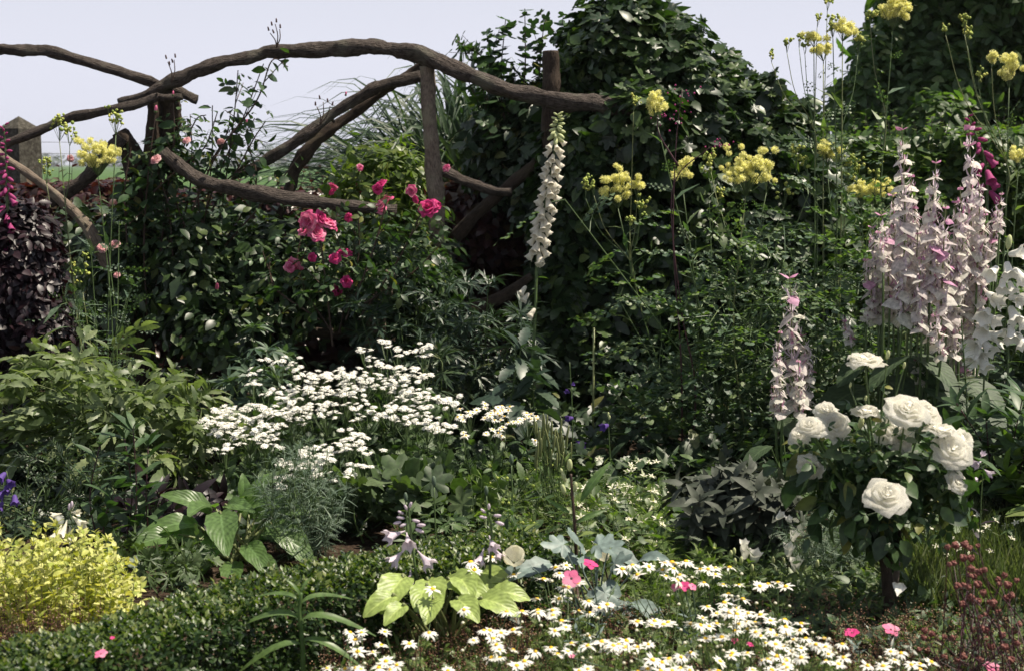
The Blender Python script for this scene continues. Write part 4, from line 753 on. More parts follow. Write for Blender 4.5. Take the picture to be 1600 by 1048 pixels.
feverfew('low front feverfew clump with white buttons over the feathery grey plant', [(720, 520, 60, 38, 18), (690, 560, 60, 28, 14), (770, 580, 28, 28, 6), (560, 590, 76, 32, 24), (610, 622, 46, 22, 10), (440, 640, 60, 28, 12), (520, 650, 84, 28, 16), (560, 690, 66, 18, 10), (690, 682, 38, 22, 9), (750, 650, 46, 16, 8), (400, 738, 28, 14, 5), (630, 718, 16, 8, 2), (860, 582, 10, 10, 1), (430, 690, 50, 18, 4)], 126, leafn=.7)
feverfew('sparse feverfew sprays with yellow eyes beside the slim seed pods', [(1240, 415, 46, 18, 9), (1200, 432, 50, 14, 6), (1370, 395, 76, 22, 14), (1330, 440, 56, 22, 9), (1500, 430, 76, 28, 15), (1350, 492, 56, 26, 10), (1220, 515, 36, 14, 5), (1550, 540, 26, 14, 4), (1400, 450, 40, 20, 4)], 127, daisylike=True, size=10.5, scale=.9)

# ------------------------------------------------------------------ leafy perennials of the left bed
clump('goatsbeard', 'light green clump of drooping toothed leaves catching the sun below the purple shrub', 'perennial', 'lightgreen', fan(120, 760, 5.9, 17, .42, .62, 131, .3), [pinn(2, serr('drooping', 5, .2, .6), .56, ang=.8, curve=.4)], .21, 6, 131, .45, pet=.2, ang=.9)
clump('goatsbeard', 'light green clump of drooping toothed leaves next to the white button flowers', 'perennial', 'lightgreen', fan(225, 760, 5.75, 13, .26, .5, 132, .3), [pinn(2, serr('drooping', 5, .2, .6), .56, ang=.8, curve=.4)], .2, 6, 132, .45, pet=.2, ang=.9)
for i, (px, py, tx, ty) in enumerate([(160, 880, 157, 690), (192, 882, 194, 680), (208, 888, 208, 668), (235, 880, 232, 690), (172, 900, 180, 760)]):
    Y = [5.0, 5.0, 4.95, 5.05, 4.9][i]; b = P(px, py, Y); b[2] = 0
    clump('phlox', 'upright phlox stem with paired pointed leaves behind the golden marjoram', 'phlox', 'phlox', [(b, P(tx, ty, Y))], LA, .13, 8, 133+i, .12, 'opp', .75, (1, .75), .0035, 'redStem', 'phlox stems behind the golden marjoram', pet=0, own_stems=True)
clump('purple_perennial', 'low plant with dark purple strap leaves behind the big crinkled leaves', 'perennial', 'purple', fan(285, 840, 5.3, 12, .2, .2, 139, .3), LA, .16, 7, 139, .1, pet=0)
clump('fern_leaved_plant', 'dark ferny foliage under the light green clump at the bed edge', 'perennial', 'dark', fan(60, 830, 5.4, 14, .3, .32, 140, .3), [RUE, FERN], .14, 6, 140, .1)

# horseradish: big crinkled leaves
def bigleaf(n=12, nx=4, w=.24, droop=.6, crinkle=.012, seed=0, heart=0):
    g = rg(seed); V, UV, F4 = [], [], []; ph = g.uniform(0, 6, 4)
    for i in range(n+1):
        t = i/n; ww = w*max(.04, math.sin(math.pi*min(1, t*.93+.05))**.75)*(1+.04*math.sin(t*31+ph[3]))
        for j in range(-nx, nx+1):
            u = j/nx; V.append((u*ww, t*.98, -droop*t**2.3+.16*abs(u)*ww*2+crinkle*math.sin(24*(t-.45*abs(u)*w)+ph[0])*abs(u)+crinkle*1.3*math.sin(u*5+t*17+ph[1])*u*u)); UV.append((u, t))
    m = 2*nx+1
    for i in range(n):
        for j in range(2*nx): F4.append((i*m+j, i*m+j+1, (i+1)*m+j+1, (i+1)*m+j))
    return T(V, (), F4, 0, UV)
def leaf_rosette(name, label, cat, mat, px, py, Y, specs, seed, tms, smat='paleStem', group=None):
    c = P(px, py, Y); r = thing(name, label, cat, (c[0], Y, 0), group); g = rg(seed)
    for (lx, ly, dx, dz, L, facing) in specs:                # lx,ly = photo point of the leaf base, dx,dz its direction, L length in photo px
        Yl = Y+facing[2]; b = P(lx, ly, Yl); d = nrm(A([dx, facing[0], dz])); mb = MB(); mb.add(tms[int(g.integers(len(tms)))], M4(frames(d[None], A([[facing[1], -.6, .9]]))[0], L*PX(Yl), b)); root_ = A([c[0]+g.normal()*.03, Y+g.normal()*.03, 0.])
        mb.tube(smooth([root_, (root_*.5+b*.5)+[0, 0, .01], b, b+d*L*PX(Yl)*.1], 5), [.006, .0035], 5, 1); part('leaf', mb, [MT[mat], MT[smat]], r)
    return r
BL = [bigleaf(seed=i, droop=.25+.15*i) for i in range(4)]
leaf_rosette('horseradish', 'large crinkled green leaves sprawling behind the box hedge', 'horseradish', 'broad', 370, 880, 4.95, [(345, 800, .12, .0, 109, (-.55, 0, -.05)), (318, 842, -.9, .5, 95, (-.4, .2, .05)), (300, 868, -.85, .25, 91, (-.5, .1, -.05)), (330, 800, -.5, .55, 75, (-.3, 0, .1)), (352, 790, .4, .3, 61, (-.5, 0, .05)), (372, 800, .5, .5, 63, (-.3, 0, .05)), (378, 840, .9, .35, 80, (-.3, .1, .08)), (398, 812, .55, .6, 70, (-.1, .3, .1)), (418, 815, .75, -.2, 100, (-.6, .1, 0)), (388, 812, -.05, .9, 56, (-.1, 0, .12)), (330, 872, -.1, .1, 80, (-1, 0, -.1)), (362, 878, .2, .0, 80, (-1, 0, -.12)), (300, 858, .3, .1, 73, (-.9, 0, -.1)), (400, 870, .5, .1, 70, (-.9, 0, -.08)), (285, 888, -.9, .1, 61, (-.5, 0, -.1)), (268, 880, -.8, .3, 53, (-.5, 0, 0)), (335, 792, -.15, .3, 80, (-.6, -.1, .1)), (365, 795, .25, .45, 70, (-.4, .2, .12)), (310, 820, -.7, .35, 84, (-.5, -.2, .0)), (285, 835, -.8, .1, 80, (-.6, .1, -.05)), (405, 830, .9, .1, 84, (-.4, -.1, .05)), (425, 800, .7, .35, 60, (-.4, .1, .1)), (390, 790, .3, .7, 56, (-.1, .2, .15)), (350, 840, -.2, .1, 80, (-.9, .1, -.1)), (385, 850, .4, .1, 78, (-.9, -.1, -.1)), (380, 780, .1, 1, 40, (-.1, .3, .12))], 141, BL)
clump('cranesbill', 'mat of small lobed leaves between the golden marjoram and the box hedge', 'perennial', 'lobed', fan(255, 930, 4.65, 16, .22, .14, 142, .2), [PALM, LB7], .075, 5, 142, .3, pet=.4)

# feathery grey green plant
g = rg(143); st = fan(480, 880, 5.0, 46, .17, .42, 143, .25)
clump('feathery_artemisia', 'feathery grey green plant with thread leaves below the front white buttons', 'perennial', 'artemisia', st, [ND, FEATH], .06, 24, 143, .05, 'alt', .55, (1.1, .8), .002, pet=0)
st = [(A([P(px, 830, Y)[0], Y, 0]), P(px+g.normal()*14, py, Y)) for px, py, Y in zip(g.uniform(560, 740, 30), g.uniform(735, 815, 30), g.uniform(5.1, 5.9, 30))]
clump('lobed_perennial', 'clump of dull green vine-like lobed leaves beside the feathery grey plant', 'perennial', 'lobed', st, [LB5, LB7, lobedT([.42, .5, .6, .5, .42], .42)], .17, 3, 144, .7, pet=.4, ang=.9)

# golden marjoram
g = rg(145); st = []
for i in range(190):
    px = g.uniform(-30, 200); top = 838+ (22*math.sin(px*.07)+ max(0, px-120)*.55) + g.uniform(-8, 75); Y = 4.12+g.uniform(-.28, .3); tip = P(px, top, Y); tip[2] = max(tip[2], .1); st.append((A([tip[0]+g.normal()*.05-(px-85)*.0007, Y+g.normal()*.05, 0]), tip+[g.normal()*.03, 0, 0]))
clump('golden_marjoram', 'bright golden yellow leafed marjoram cushion at the end of the box hedge', 'herb', 'gold', st, [OVs, OV], .036, 15, 145, .2, 'alt', .6, (1.25, .7), .0015, 'paleStem', pet=0)

# box hedge
def box_edging():
    line = [Pz(-40, 1050, .262), Pz(60, 1012, .262), Pz(200, 980, .262), Pz(330, 934, .262), Pz(450, 902, .262), Pz(560, 880, .262), Pz(700, 856, .262), Pz(840, 834, .262)]; s = smooth(line, 10); s[:, 2] = 0
    r = thing('box_hedge', 'low clipped dark green box hedge curving along the front of the bed', 'hedge', s[len(s)//2]); g = rg(146); mb = MB(); n = 30000; t = g.uniform(0, 1, n); c, d = along(s, t); side = nrm(np.cross(d, A([0, 0, 1.])))
    f = g.uniform(size=n); W, Hh = .14, .25; u = g.uniform(-1, 1, n); v = g.uniform(0, 1, n); lump = .006*np.sin(t*90+u*3)+.006*np.sin(t*47+v*5)+.004*np.sin(t*190+u*7)
    ex = np.where(f < .45, u*(W-.012), np.where(f < .82, W, -W)); ez = np.where(f < .45, Hh, .012+(Hh-.02)*v); din = np.abs(g.normal(size=n))*.011-lump
    n0 = np.where(f < .45, 0, np.sign(ex)); ex = ex-n0*din; ez = ez-(f < .45)*din; edge = (np.abs(ex) > W-.03) & (ez > Hh-.03); ez = ez-edge*.006
    p = c+side*ex[:, None]; p[:, 2] = np.maximum(.012, ez); nn = nrm(side*n0[:, None]+A([0, 0, 1.])*((f < .45)*1.0+.15)[:, None])
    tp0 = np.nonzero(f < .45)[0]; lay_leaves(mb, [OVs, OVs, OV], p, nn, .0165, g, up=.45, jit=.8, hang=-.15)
    tp = tp0[:5000]; lay_leaves(mb, [OVs], p[tp]+nn[tp]*.006, nn[tp], .017, g, up=.8, jit=.9, hang=-.3, m=1)  # top layer of new growth, its brighter colour imitating sun on the hedge
    for i in range(260):
        b = p[i]; 
        if b[2] < .15: continue
        ln = stemline(b, b+nn[i]*.02+[0, 0, g.uniform(.01, .035)]); leafy(mb, ln, [OVs], .016, .1, 1, 7, g, ang=.7)
    part('foliage', mb, [MT['box'], MT['boxsuntip']], r); mb = MB()
    for i in range(60):
        b, _ = along(s, [i/59]); mb.tube([b[0]-[0, 0, .02], b[0]+[g.normal()*.03, g.normal()*.03, .13]], [.006, .003], 5)
    part('stem', mb, MT['dkbark'], r)
box_edging()

# ------------------------------------------------------------------ hosta with lavender trumpets
HL = [bigleaf(14, 5, .34, .5, .013, 10+i) for i in range(3)]
hosta = leaf_rosette('hosta', 'chartreuse hosta with broad ribbed leaves at the end of the box hedge', 'hosta', 'hosta', 700, 985, 3.95, [(610, 920, -.9, .25, 73, (-.3, 0, 0)), (633, 900, -.25, .0, 80, (-.75, .0, -.05)), (668, 905, .15, .05, 76, (-.8, 0, -.05)), (638, 895, -.3, .35, 58, (-.5, 0, .12)), (678, 895, .3, .3, 62, (-.5, 0, .12)), (698, 905, .6, .15, 76, (-.6, 0, 0)), (723, 915, .85, .2, 71, (-.4, 0, .05)), (738, 905, .7, .3, 58, (-.3, 0, .12)), (618, 930, -.7, .0, 58, (-.7, 0, -.15)), (678, 935, -.1, .1, 60, (-.9, 0, -.18)), (713, 935, .4, .1, 62, (-.8, 0, -.16)), (748, 935, .8, .1, 67, (-.5, 0, -.1)), (658, 890, -.1, .6, 42, (-.2, 0, .2)), (708, 890, .2, .55, 47, (-.2, 0, .2)), (768, 925, .9, .2, 58, (-.3, 0, 0)), (633, 945, -.5, .05, 49, (-.9, 0, -.2)), (640, 905, -.6, .15, 66, (-.6, .1, .04)), (668, 915, -.2, .1, 60, (-.9, -.1, -.12)), (715, 900, .3, .1, 62, (-.8, .1, 0)), (745, 900, .6, .3, 58, (-.5, 0, .1)), (620, 935, -.8, .1, 56, (-.7, 0, -.1)), (690, 885, -.2, .5, 50, (-.4, .1, .2))], 151, HL)
TRU = MB(); TRU.add(latheT([(.03, 0), (.05, .2), (.1, .42), (.18, .65), (.27, .85), (.42, 1.0)], 18, 6, .16, flare=1)); TRU.add(petalring(5, [.012, .012, .004], .02, .1, 1.35, 0), M4(s=.9, t=(0, 0, .2))); TRU = TRU.build('trumpet', MT['lilac'])
TBUD = MB(); TBUD.add(BUDT, M4(s=1, t=(0, 0, .8))); TBUD = TBUD.build('bud', MT['lilac'])
def hosta_stem(root, Y, line, trumpets, buds, seed):
    stempart(root, smooth([P(a, b, Y) for a, b in line], 6), [.0045, .003], MT['stem'])
    for px, py, s, dx, dz in trumpets: put('trumpet', TRU, root, aim([dx, -.45, dz]), s*PX(Y), P(px, py, Y)-nrm(A([dx, -.45, dz]))*s*PX(Y)*.5)
    for px, py, s, dx, dz in buds: put('bud', TBUD, root, aim([dx, -.3, dz]), s*PX(Y), P(px, py, Y))
hosta_stem(hosta, 3.94, [(655, 925), (648, 880), (642, 830), (638, 790)], [(619, 834, 32, -.8, -.2), (637, 842, 30, .1, -.3), (622, 868, 30, -.7, -.7), (662, 871, 32, .7, -.7), (641, 900, 26, 0, -.95), (641, 936, 26, -.8, -.5)], [(626, 815, 7, -.8, -.1), (631, 809, 7, -.8, .2), (630, 802, 6, -.6, .4), (645, 812, 7, .9, -.1), (650, 826, 8, .9, -.3), (652, 820, 8, .9, .1), (636, 796, 6, -.3, .8), (640, 792, 6, .3, .9), (634, 818, 6, -.9, -.3)], 152)
hosta_stem(hosta, 4.0, [(765, 930), (766, 880), (768, 830), (764, 800)], [(768, 846, 26, .2, -.4), (752, 868, 26, -.3, -.8), (776, 862, 22, .5, -.8)], [(772, 805, 7, .8, .1), (775, 815, 8, .9, -.2), (760, 808, 7, -.8, .2), (764, 795, 6, 0, 1), (758, 800, 6, -.6, .6)], 153)
# pale dry bellflower of a second hosta, violet bellflowers
def spray(name, label, cat, px, py, Y, stem, mesh, items, mat='stem', buds=(), bm=None, group=None, leafm=None, leaft=None, rad=.003):
    p = smooth([P(a, b, Y) for a, b in stem], 6); r = thing(name, label, cat, (p[0][0], Y, 0), group); stempart(r, np.vstack([[p[0][0], Y, 0], p]) if p[0][2] > .02 else p, [rad, rad*.6], MT[mat])
    for x, y, s, dx, dz in items: put('flower', mesh, r, aim([dx, -.5, dz]), s*PX(Y), P(x, y, Y-.01)-nrm(A([dx, -.5, dz]))*s*PX(Y)*.4)
    for x, y, s in buds: put('bud', bm, r, aim([.1, 0, 1]), s*PX(Y), P(x, y, Y))
    if leafm: mb = MB(); leafy(mb, np.vstack([[p[0][0], Y, 0], p]), leaft or [LAs], .09, .05, .7, 12, rg(int(px)), ang=.6); part('foliage', mb, MT[leafm], r)
    return r
TRW = MB(); TRW.add(latheT([(.04, 0), (.07, .2), (.12, .42), (.19, .65), (.26, .85), (.36, 1.0)], 18, 6, .14)); TRW = TRW.build('flower', MT['ivory']); TRV = MB(); TRV.add(latheT([(.05, 0), (.2, .12), (.28, .4), (.32, .7), (.5, 1.0)], 15, 5, .15)); TRV = TRV.build('flower', MT['violet'])
spray('pale_hosta_flower', 'fading ivory trumpets on one stem rising above the golden marjoram', 'flower', 105, 900, 4.7, [(112, 900), (114, 830), (108, 798)], TRW, [(120, 812, 26, .8, -.5), (102, 822, 28, -.2, -.9), (92, 828, 26, -.4, -.9), (109, 832, 26, .1, -1), (90, 803, 16, -.9, -.1), (116, 800, 16, .8, .1)], buds=[(112, 792, 6), (108, 796, 6)], bm=TBUD)
spray('violet_bellflower', 'violet bellflowers against dark leaves at the edge of the bed', 'bellflower', 10, 860, 5.0, [(20, 860), (24, 800), (10, 735)], TRV, [(5, 742, 16, -.3, -.4), (14, 752, 15, .5, -.3), (4, 770, 15, -.4, -.6), (23, 778, 16, .2, -.8), (10, 762, 14, .1, -.6), (2, 788, 14, -.3, -.8)], leafm='dark')
spray('purple_toadflax', 'thin dark stem with two purple flowers in front of the dark mound', 'wildflower', 890, 760, 6.2, [(895, 740), (894, 640), (890, 565)], TRV, [(892, 653, 12, -.8, 0), (904, 692, 16, .3, -.2), (888, 612, 8, -.5, .3), (894, 600, 6, .5, .3)], leafm='dark', leaft=[ND])
spray('purple_toadflax', 'slender stem with a single purple flower and pale tip by the dark mound', 'wildflower', 948, 770, 6.0, [(956, 760), (952, 690), (950, 650)], TRV, [(947, 665, 14, -.5, -.1)], buds=[(950, 650, 4), (952, 655, 4)], bm=FB)

# ------------------------------------------------------------------ the standard white rose
WR = [roseT(10+i, (1.0, 1.18, 1.1, .95)[i], (.95, .7, .8, 1.0)[i]) for i in range(4)]; WRM = [flower_mesh('flower', t, MT['cream']) for t in WR]
SIDE = flower_mesh('flower', roseT(20, 1.1, .75), MT['cream'])
def white_rose():
    Y = 4.2; b = Pz(1388, 984, 0); r = thing('white_standard_rose', 'standard white rose with big creamy double blooms on a short bare stem', 'rose', b); g = rg(161); k = PX(Y)
    trunk = smooth([b-[0, 0, .03], P(1388, 940, Y), P(1384, 890, Y), P(1378, 850, Y), P(1376, 815, Y)], 6); mb = MB(); mb.tube(trunk, [.021, .018, .017, .02], 9, 0, .1, 3); part('stem', mb, MT['dkbark'], r)
    for pts in ([(1384, 880), (1362, 830), (1345, 790)], [(1384, 900), (1400, 850), (1410, 800)], [(1380, 850), (1380, 800), (1385, 760)]): mb = MB(); mb.tube(smooth([P(a, c, Y) for a, c in pts], 6), [.012, .008], 6, 0, .06); part('branch', mb, MT['dkbark'], r)
    mb = MB(); mb.tube([Pz(1404, 984, -.03)+[0, .05, 0], P(1402, 850, Y+.05)], [.011, .011], 8); part('stake', mb, MT['grey'], r)
    fl = [(1352, 560, 62, 0, .95, 4), (1250, 678, 44, -.5, .5, 0), (1264, 662, 38, -.2, .7, 1), (1275, 664, 42, .2, .6, 2), (1304, 664, 62, .05, .15, 3), (1292, 640, 44, 0, .8, 0), (1354, 640, 46, 0, .9, 4), (1396, 668, 64, -.1, .1, 1), (1418, 638, 66, .1, .6, 2), (1448, 640, 52, .4, .7, 4), (1470, 668, 52, .1, .9, 4), (1505, 686, 50, .5, .5, 3), (1490, 700, 64, .1, .3, 1), (1386, 772, 66, 0, .5, 2), (1264, 730, 50, -.4, -.5, 3), (1498, 752, 44, .5, .2, 4), (1424, 720, 38, .2, -.5, 0), (1410, 688, 44, .2, -.1, 3)]
    fol = MB(); tips = []
    for px, py, s, dx, dz, v in fl:
        yy = Y-.04+g.uniform(-.1, .1)-(.27 if py > 760 else 0); p = P(px, py, yy); n = nrm(A([dx, -.62 if dz < .9 else -.15, dz+.3])); me = SIDE if v == 4 else WRM[v]; sc_ = s*k*.9
        put('flower', me, r, aim(n, g.uniform(0, 6)), sc_, p-n*sc_*.12); a = p-n*sc_*.12; root = P(1385+(px-1385)*.35, 770+(py-620)*.25, Y); ln = smooth([root, (root+a)/2+[0, 0, -.01]-n*.02, a], 6); fol.tube(ln, [.0042, .0028], 5, 1, cap=False); leafy(fol, ln, [PIN5], .11, .1, .8, 5, g, flop=.5, ang=.5); fol.add(petalring(5, [.1, .12, .02], .12, .2, -.5, 1), M4(aim(n), sc_*.3, a))
    for px, py, s in [(1344, 668, 22), (1352, 625, 10), (1386, 560, 16), (1328, 605, 10), (1412, 575, 12), (1330, 690, 12)]:
        p = P(px, py, Y); put('bud', FB, r, aim([.1, -.2, 1]), s*k*.5, p); fol.tube(stemline(P(1370, 720, Y), p), [.003, .002], 4, 1, cap=False)
    bl = [blob(1380, 745, Y+.05, 120, 56, .24), blob(1300, 735, Y+.05, 72, 52, .2), blob(1460, 745, Y+.05, 75, 52, .2), blob(1370, 805, Y, 105, 38, .22), blob(1360, 700, Y+.12, 90, 40, .18)]
    p, nn = blob_pts(bl, 400, rg(162), .9, .3); lay_leaves(fol, [OV, PIN5, OV], p, nn, .078, rg(163), up=.7, jit=.7); p, nn = blob_pts([blob(1372, 830, Y, 46, 34, .12)], 60, rg(164), .9); lay_leaves(fol, [OV], p, nn, .06, rg(165), hang=.7)
    part('foliage', fol, [MT['rose'], MT['stem']], r)
white_rose()
# ------------------------------------------------------------------ daisies in front
DZ = [(250,680),(345,680),(540,675),(295,740),(910,685),(745,775),(315,840),(440,845),(550,920),(640,950),(490,975),(60,980),(210,985),(340,985),(1255,95),(1345,95),(1430,55),(1420,130),(1285,160),(940,320),(850,485),(1200,490),(1365,665),(1510,685),(1280,745),(1490,900),(510,785)]
DA = [(500+x/5.33, 860+y/5.33) for x, y in DZ]
DZ = [(35,165),(35,235),(215,290),(450,325),(545,235),(575,280),(610,385),(720,355),(400,480),(575,480),(805,500),(890,550),(725,575),(405,570),(520,570),(280,580),(590,655),(540,730),(110,745),(25,730),(800,770),(670,830),(800,850),(510,865),(560,915),(210,880),(105,945),(240,1005),(300,970),(955,855),(1090,860),(1190,860),(1105,810),(800,1030),(1190,660),(1325,655),(1450,670),(1150,215),(1190,290),(1280,225),(1400,190),(1480,205),(1310,960),(1440,950),(1270,1030),(1480,1045),(80,840)]
DA += [(760+x/5.04, 840+y/5.04) for x, y in DZ]
DZ = [(50,190),(160,185),(60,240),(110,290),(270,245),(390,235),(390,285),(300,350),(450,365),(490,440),(90,330),(330,540),(550,550),(400,590),(630,580),(290,625),(740,600),(400,670),(340,690),(540,690),(930,640),(1060,670),(1060,720),(640,710),(820,720),(740,755),(860,760),(440,775),(310,785),(950,755),(1000,795),(1130,825),(860,830),(920,845),(1060,860),(640,900),(510,920),(870,925),(800,950),(940,955),(1060,935),(1240,785),(1380,830),(1300,900),(1390,935),(1350,985),(20,945),(120,930),(680,1030),(830,1030),(50,1035),(190,1030),(800,360),(940,380),(20,660),(700,660),(460,560),(500,580)]
DA += [(1040+x/5, 840+y/5) for x, y in DZ]
DA += [(1408, 1020), (1398, 1031), (1424, 1038), (1455, 1034), (1380, 1040), (1226, 1046), (1110, 1047), (905, 1047), (556, 1043), (610, 1046), (700, 1047), (1290, 1010)]
def daisies():
    g = rg(171); pts = A(DA); big = pts[(pts[:, 0] > 780) & (g.uniform(size=len(pts)) < .62)]; pts = np.vstack([pts, big+np.stack([g.choice([-1, 1], len(big))*g.uniform(12, 26, len(big)), g.uniform(-7, 9, len(big))], -1)])
    cs = [(535, 1005, 'white daisies nearest the tall lily shoot on the mulch'), (620, 965, 'scattered white daisies over the reddish seed haze below the hosta'), (770, 900, 'white daisies standing before the single cream flower'), (800, 1010, 'white daisies massed low under the magenta campion'), (905, 930, 'white daisies around the bluish waxy leaves'), (930, 1010, 'white daisies with many yellow buds in front of the waxy leaves'), (1060, 905, 'bunched white daisies above two red campion blooms'), (1020, 980, 'white daisies strung in a thin line below the waxy leaf tips'), (1130, 960, 'white daisies crowding towards the standard rose'), (1150, 1020, 'white daisies thickly overlapping with bright yellow eyes near the lower edge'), (1240, 1000, 'white daisies in the densest drift left of the rose stem'), (1310, 1010, 'white daisies ending the drift beside the red petals'), (1225, 920, 'two lone white daisies under the white cup flowers'), (1415, 1030, 'small knot of white daisies in front of the rose stem')]
    C = A([c[:2] for c in cs], float); w_ = np.argmin(((pts[:, None]-C[None])*[1, 1.4])**2 @ np.ones(2), 1)
    for i, (cx, cy, lab) in enumerate(cs):
        q = pts[w_ == i]
        if not len(q): continue
        W = [Pz(x, y, .24+.03*g.normal()) for x, y in q]; m = np.mean(W, 0); r = thing('daisy', lab, 'daisy', (m[0], m[1]+.02, 0), 'white daisies with yellow eyes'); b = base(r); mb = MB()
        for p in W:
            hub = b+(p-b)*[.55, .55, .5]+g.normal(size=3)*[.02, .02, .01]; mb.tube(smooth([b+g.normal(size=3)*[.03, .03, 0], hub, p-[0, 0, .004]], 5), [.0018, .0011], 4, 1, cap=False); n = nrm(A([g.normal()*.2, g.normal()*.2-.06, 1])); s = 28*PX(p[1])*.5*g.uniform(.75, 1.12)/.95
            o = put('flower', DAISY[int(g.integers(9))], r, aim(n, g.uniform(0, 6)), s, p); link('disc', DISC, o)
            ln = smooth([b, hub, p], 6); leafy(mb, ln, [FERN, FEATH], .05, .1, .85, 7, g, 'alt', .7)
        for j in range(max(2, len(q)//2)):
            p = W[int(g.integers(len(W)))]+g.normal(size=3)*[.05, .04, .02]-[0, 0, .02]; put('bud', DBUD, r, aim(A([g.normal()*.2, -.2, 1])), 8*PX(p[1])*.75, p); mb.tube(smooth([b, b+(p-b)*[.6, .6, .5], p], 5), [.0016, .001], 4, 1, cap=False)
        part('foliage', mb, [MT['weed'], MT['stem']], r)
daisies()

# ------------------------------------------------------------------ pink and red campion blooms
CAM = petalring(5, [.12, .42, .5, .44, .16], .08, .15, .12, 0, .12, 3); mbp = MB(); mbp.add(CAM, M4(s=.5)); mbp.add(sphereT(7, 4, 1, .09, .06)); CAMP = mbp.build('flower', [MT['pink'], MT['redStem']]); mbp = MB(); mbp.add(CAM, M4(s=.5)); mbp.add(sphereT(7, 4, 1, .09, .06)); CAMR = mbp.build('flower', [MT['hotpink'], MT['redStem']])
def campion(label, px, py, z, s, me, n, seed, extra=()):
    p = Pz(px, py, z); b = A([p[0]+.03, p[1]+.03, 0.]); r = thing('rose_campion', label, 'campion', b); g = rg(seed)
    for (x, y, nn, m, ss) in [(px, py, n, me, s)]+list(extra):
        q = Pz(x, y, z); stempart(r, stemline(b, q-[0, 0, .004], (.01, 0, 0)), [.0022, .0016], MT['artemisia']); put('flower', m, r, aim(nn, g.uniform(0, 6)), (s if ss is None else ss)*PX(q[1])*.85, q)
    mb = MB(); leafy(mb, stemline(b, Pz(px, py, z)), [LA], .05, .05, .6, 6, g, 'opp', .7); part('foliage', mb, MT['poppy'], r)
campion('open magenta pink campion bloom with dark eye among the daisies', 893, 903, .3, 34, CAMP, [0, -.8, .6], 181)
campion('flat crimson campion bloom just above the open pink one', 922, 881, .3, 28, CAMR, [.25, -.25, .95], 182)
campion('red campion blooms tucked beneath the bunched daisies', 1070, 915, .24, 20, CAMR, [0, -.6, .6], 183, [(1054, 917, [-.3, -.6, .6], CAMP, 16), (1082, 916, [.3, -.5, .6], CAMP, 16)])
campion('pink campion bloom in front of the box hedge end', 158, 1021, .26, 24, CAMP, [0, -.3, .95], 184, [(176, 996, [.1, -.3, .9], CAMR, 10)])
campion('pink campion bloom at the foot of the rose stem', 1392, 983, .1, 32, CAMP, [.1, -.35, .95], 185)
campion('scarlet campion bloom left of the rose stem on the ground', 1331, 988, .1, 28, CAMR, [-.2, -.3, .95], 186)
campion('pink campion bloom at the lower edge under the brownish red heads', 1549, 1042, .12, 32, CAMP, [.1, -.3, .95], 187)
campion('little coral campion bloom half hidden between daisies', 1148, 1000, .2, 14, CAMR, [-.1, -.4, .9], 188, [(1172, 1006, [.3, -.3, .9], CAMR, 14), (893, 1024, [.1, -.4, .9], CAMP, 12)])

# ------------------------------------------------------------------ lily shoots and the tall budded lily
LW = bigleaf(12, 2, .1, 1.15, .0, 30); LW2 = bigleaf(10, 2, .1, .45, .0, 31)
def lily(label, line, Y, leaves, seed, group=None):
    p = smooth([P(a, b, Y) for a, b in line], 8); r = thing('lily_shoot', label, 'lily', (p[0][0], Y, 0), group); stempart(r, np.vstack([[p[0][0], Y, 0], p]), [.007, .005], MT['lily'], 7)
    for px, py, L, dx, dy, dz, v in leaves: mb = MB(); d = nrm(A([dx, dy, dz])); mb.add((LW, LW2)[v], M4(frames(d[None], A([[-.0, -.35, 1.]]))[0], L*PX(Y)*.86, P(px, py, Y))); part('leaf', mb, MT['lily'], r)
    return r
lily('stout lily shoot with long arching leaves on the mulch before the box hedge', [(474, 1048), (472, 1000), (468, 960), (470, 925)], 3.55, [(468, 965, 92, -.85, -.1, .55, 0), (470, 968, 96, .8, -.15, .5, 0), (468, 940, 66, -.75, .1, .75, 0), (470, 942, 70, .75, .1, .7, 0), (470, 926, 34, .3, .1, .9, 1), (470, 932, 40, -.3, -.1, .8, 1), (472, 1006, 92, -.75, -.35, .35, 0), (472, 1000, 84, .8, -.3, .35, 0)], 191)
lily('small lily shoot with a fan of upright leaves at the lower edge', [(284, 1050), (284, 1035), (283, 1020)], 3.5, [(283, 1040, 52, -.45, -.1, .9, 0), (284, 1040, 54, .5, -.1, .85, 0), (283, 1042, 58, -.15, .1, 1, 1), (285, 1040, 46, .2, -.1, 1, 1), (283, 1046, 44, -.7, -.1, .6, 0), (286, 1046, 50, .75, -.2, .55, 0), (283, 1036, 40, .05, .1, 1, 1)], 192)
def budded_lily():
    Y = 4.35; p = smooth([Pz(905, 1010, 0), P(902, 900, Y), P(898, 820, Y), P(894, 770, Y), P(892, 740, Y)], 8); r = thing('budded_lily', 'tall brown lily stem with fat green buds and one upright dark leaf', 'lily', (p[0][0], Y, 0)); stempart(r, p, [.007, .0055, .004], MT['brownStem'], 7)
    for px, py, s, dx in [(890, 735, 26, 0), (883, 752, 22, -.3), (897, 768, 22, .2), (882, 772, 24, -.25), (880, 742, 16, -.4)]: put('bud', FB, r, aim([dx, -.2, 1]), s*PX(Y)*.42, P(px, py-6, Y)-[0, 0, .01])
    for px, py, L, dx, dz in [(908, 782, 72, .45, .9), (902, 815, 46, .8, .5), (890, 800, 40, -.8, .5), (895, 850, 60, -.85, .3), (900, 870, 58, .9, .2)]: mb = MB(); mb.add(LW2, M4(frames(nrm(A([[dx, -.2, dz]])), A([[-.3, -.8, .3]]))[0], L*PX(Y), P(px, py, Y))); part('leaf', mb, MT['broad'], r)
budded_lily()
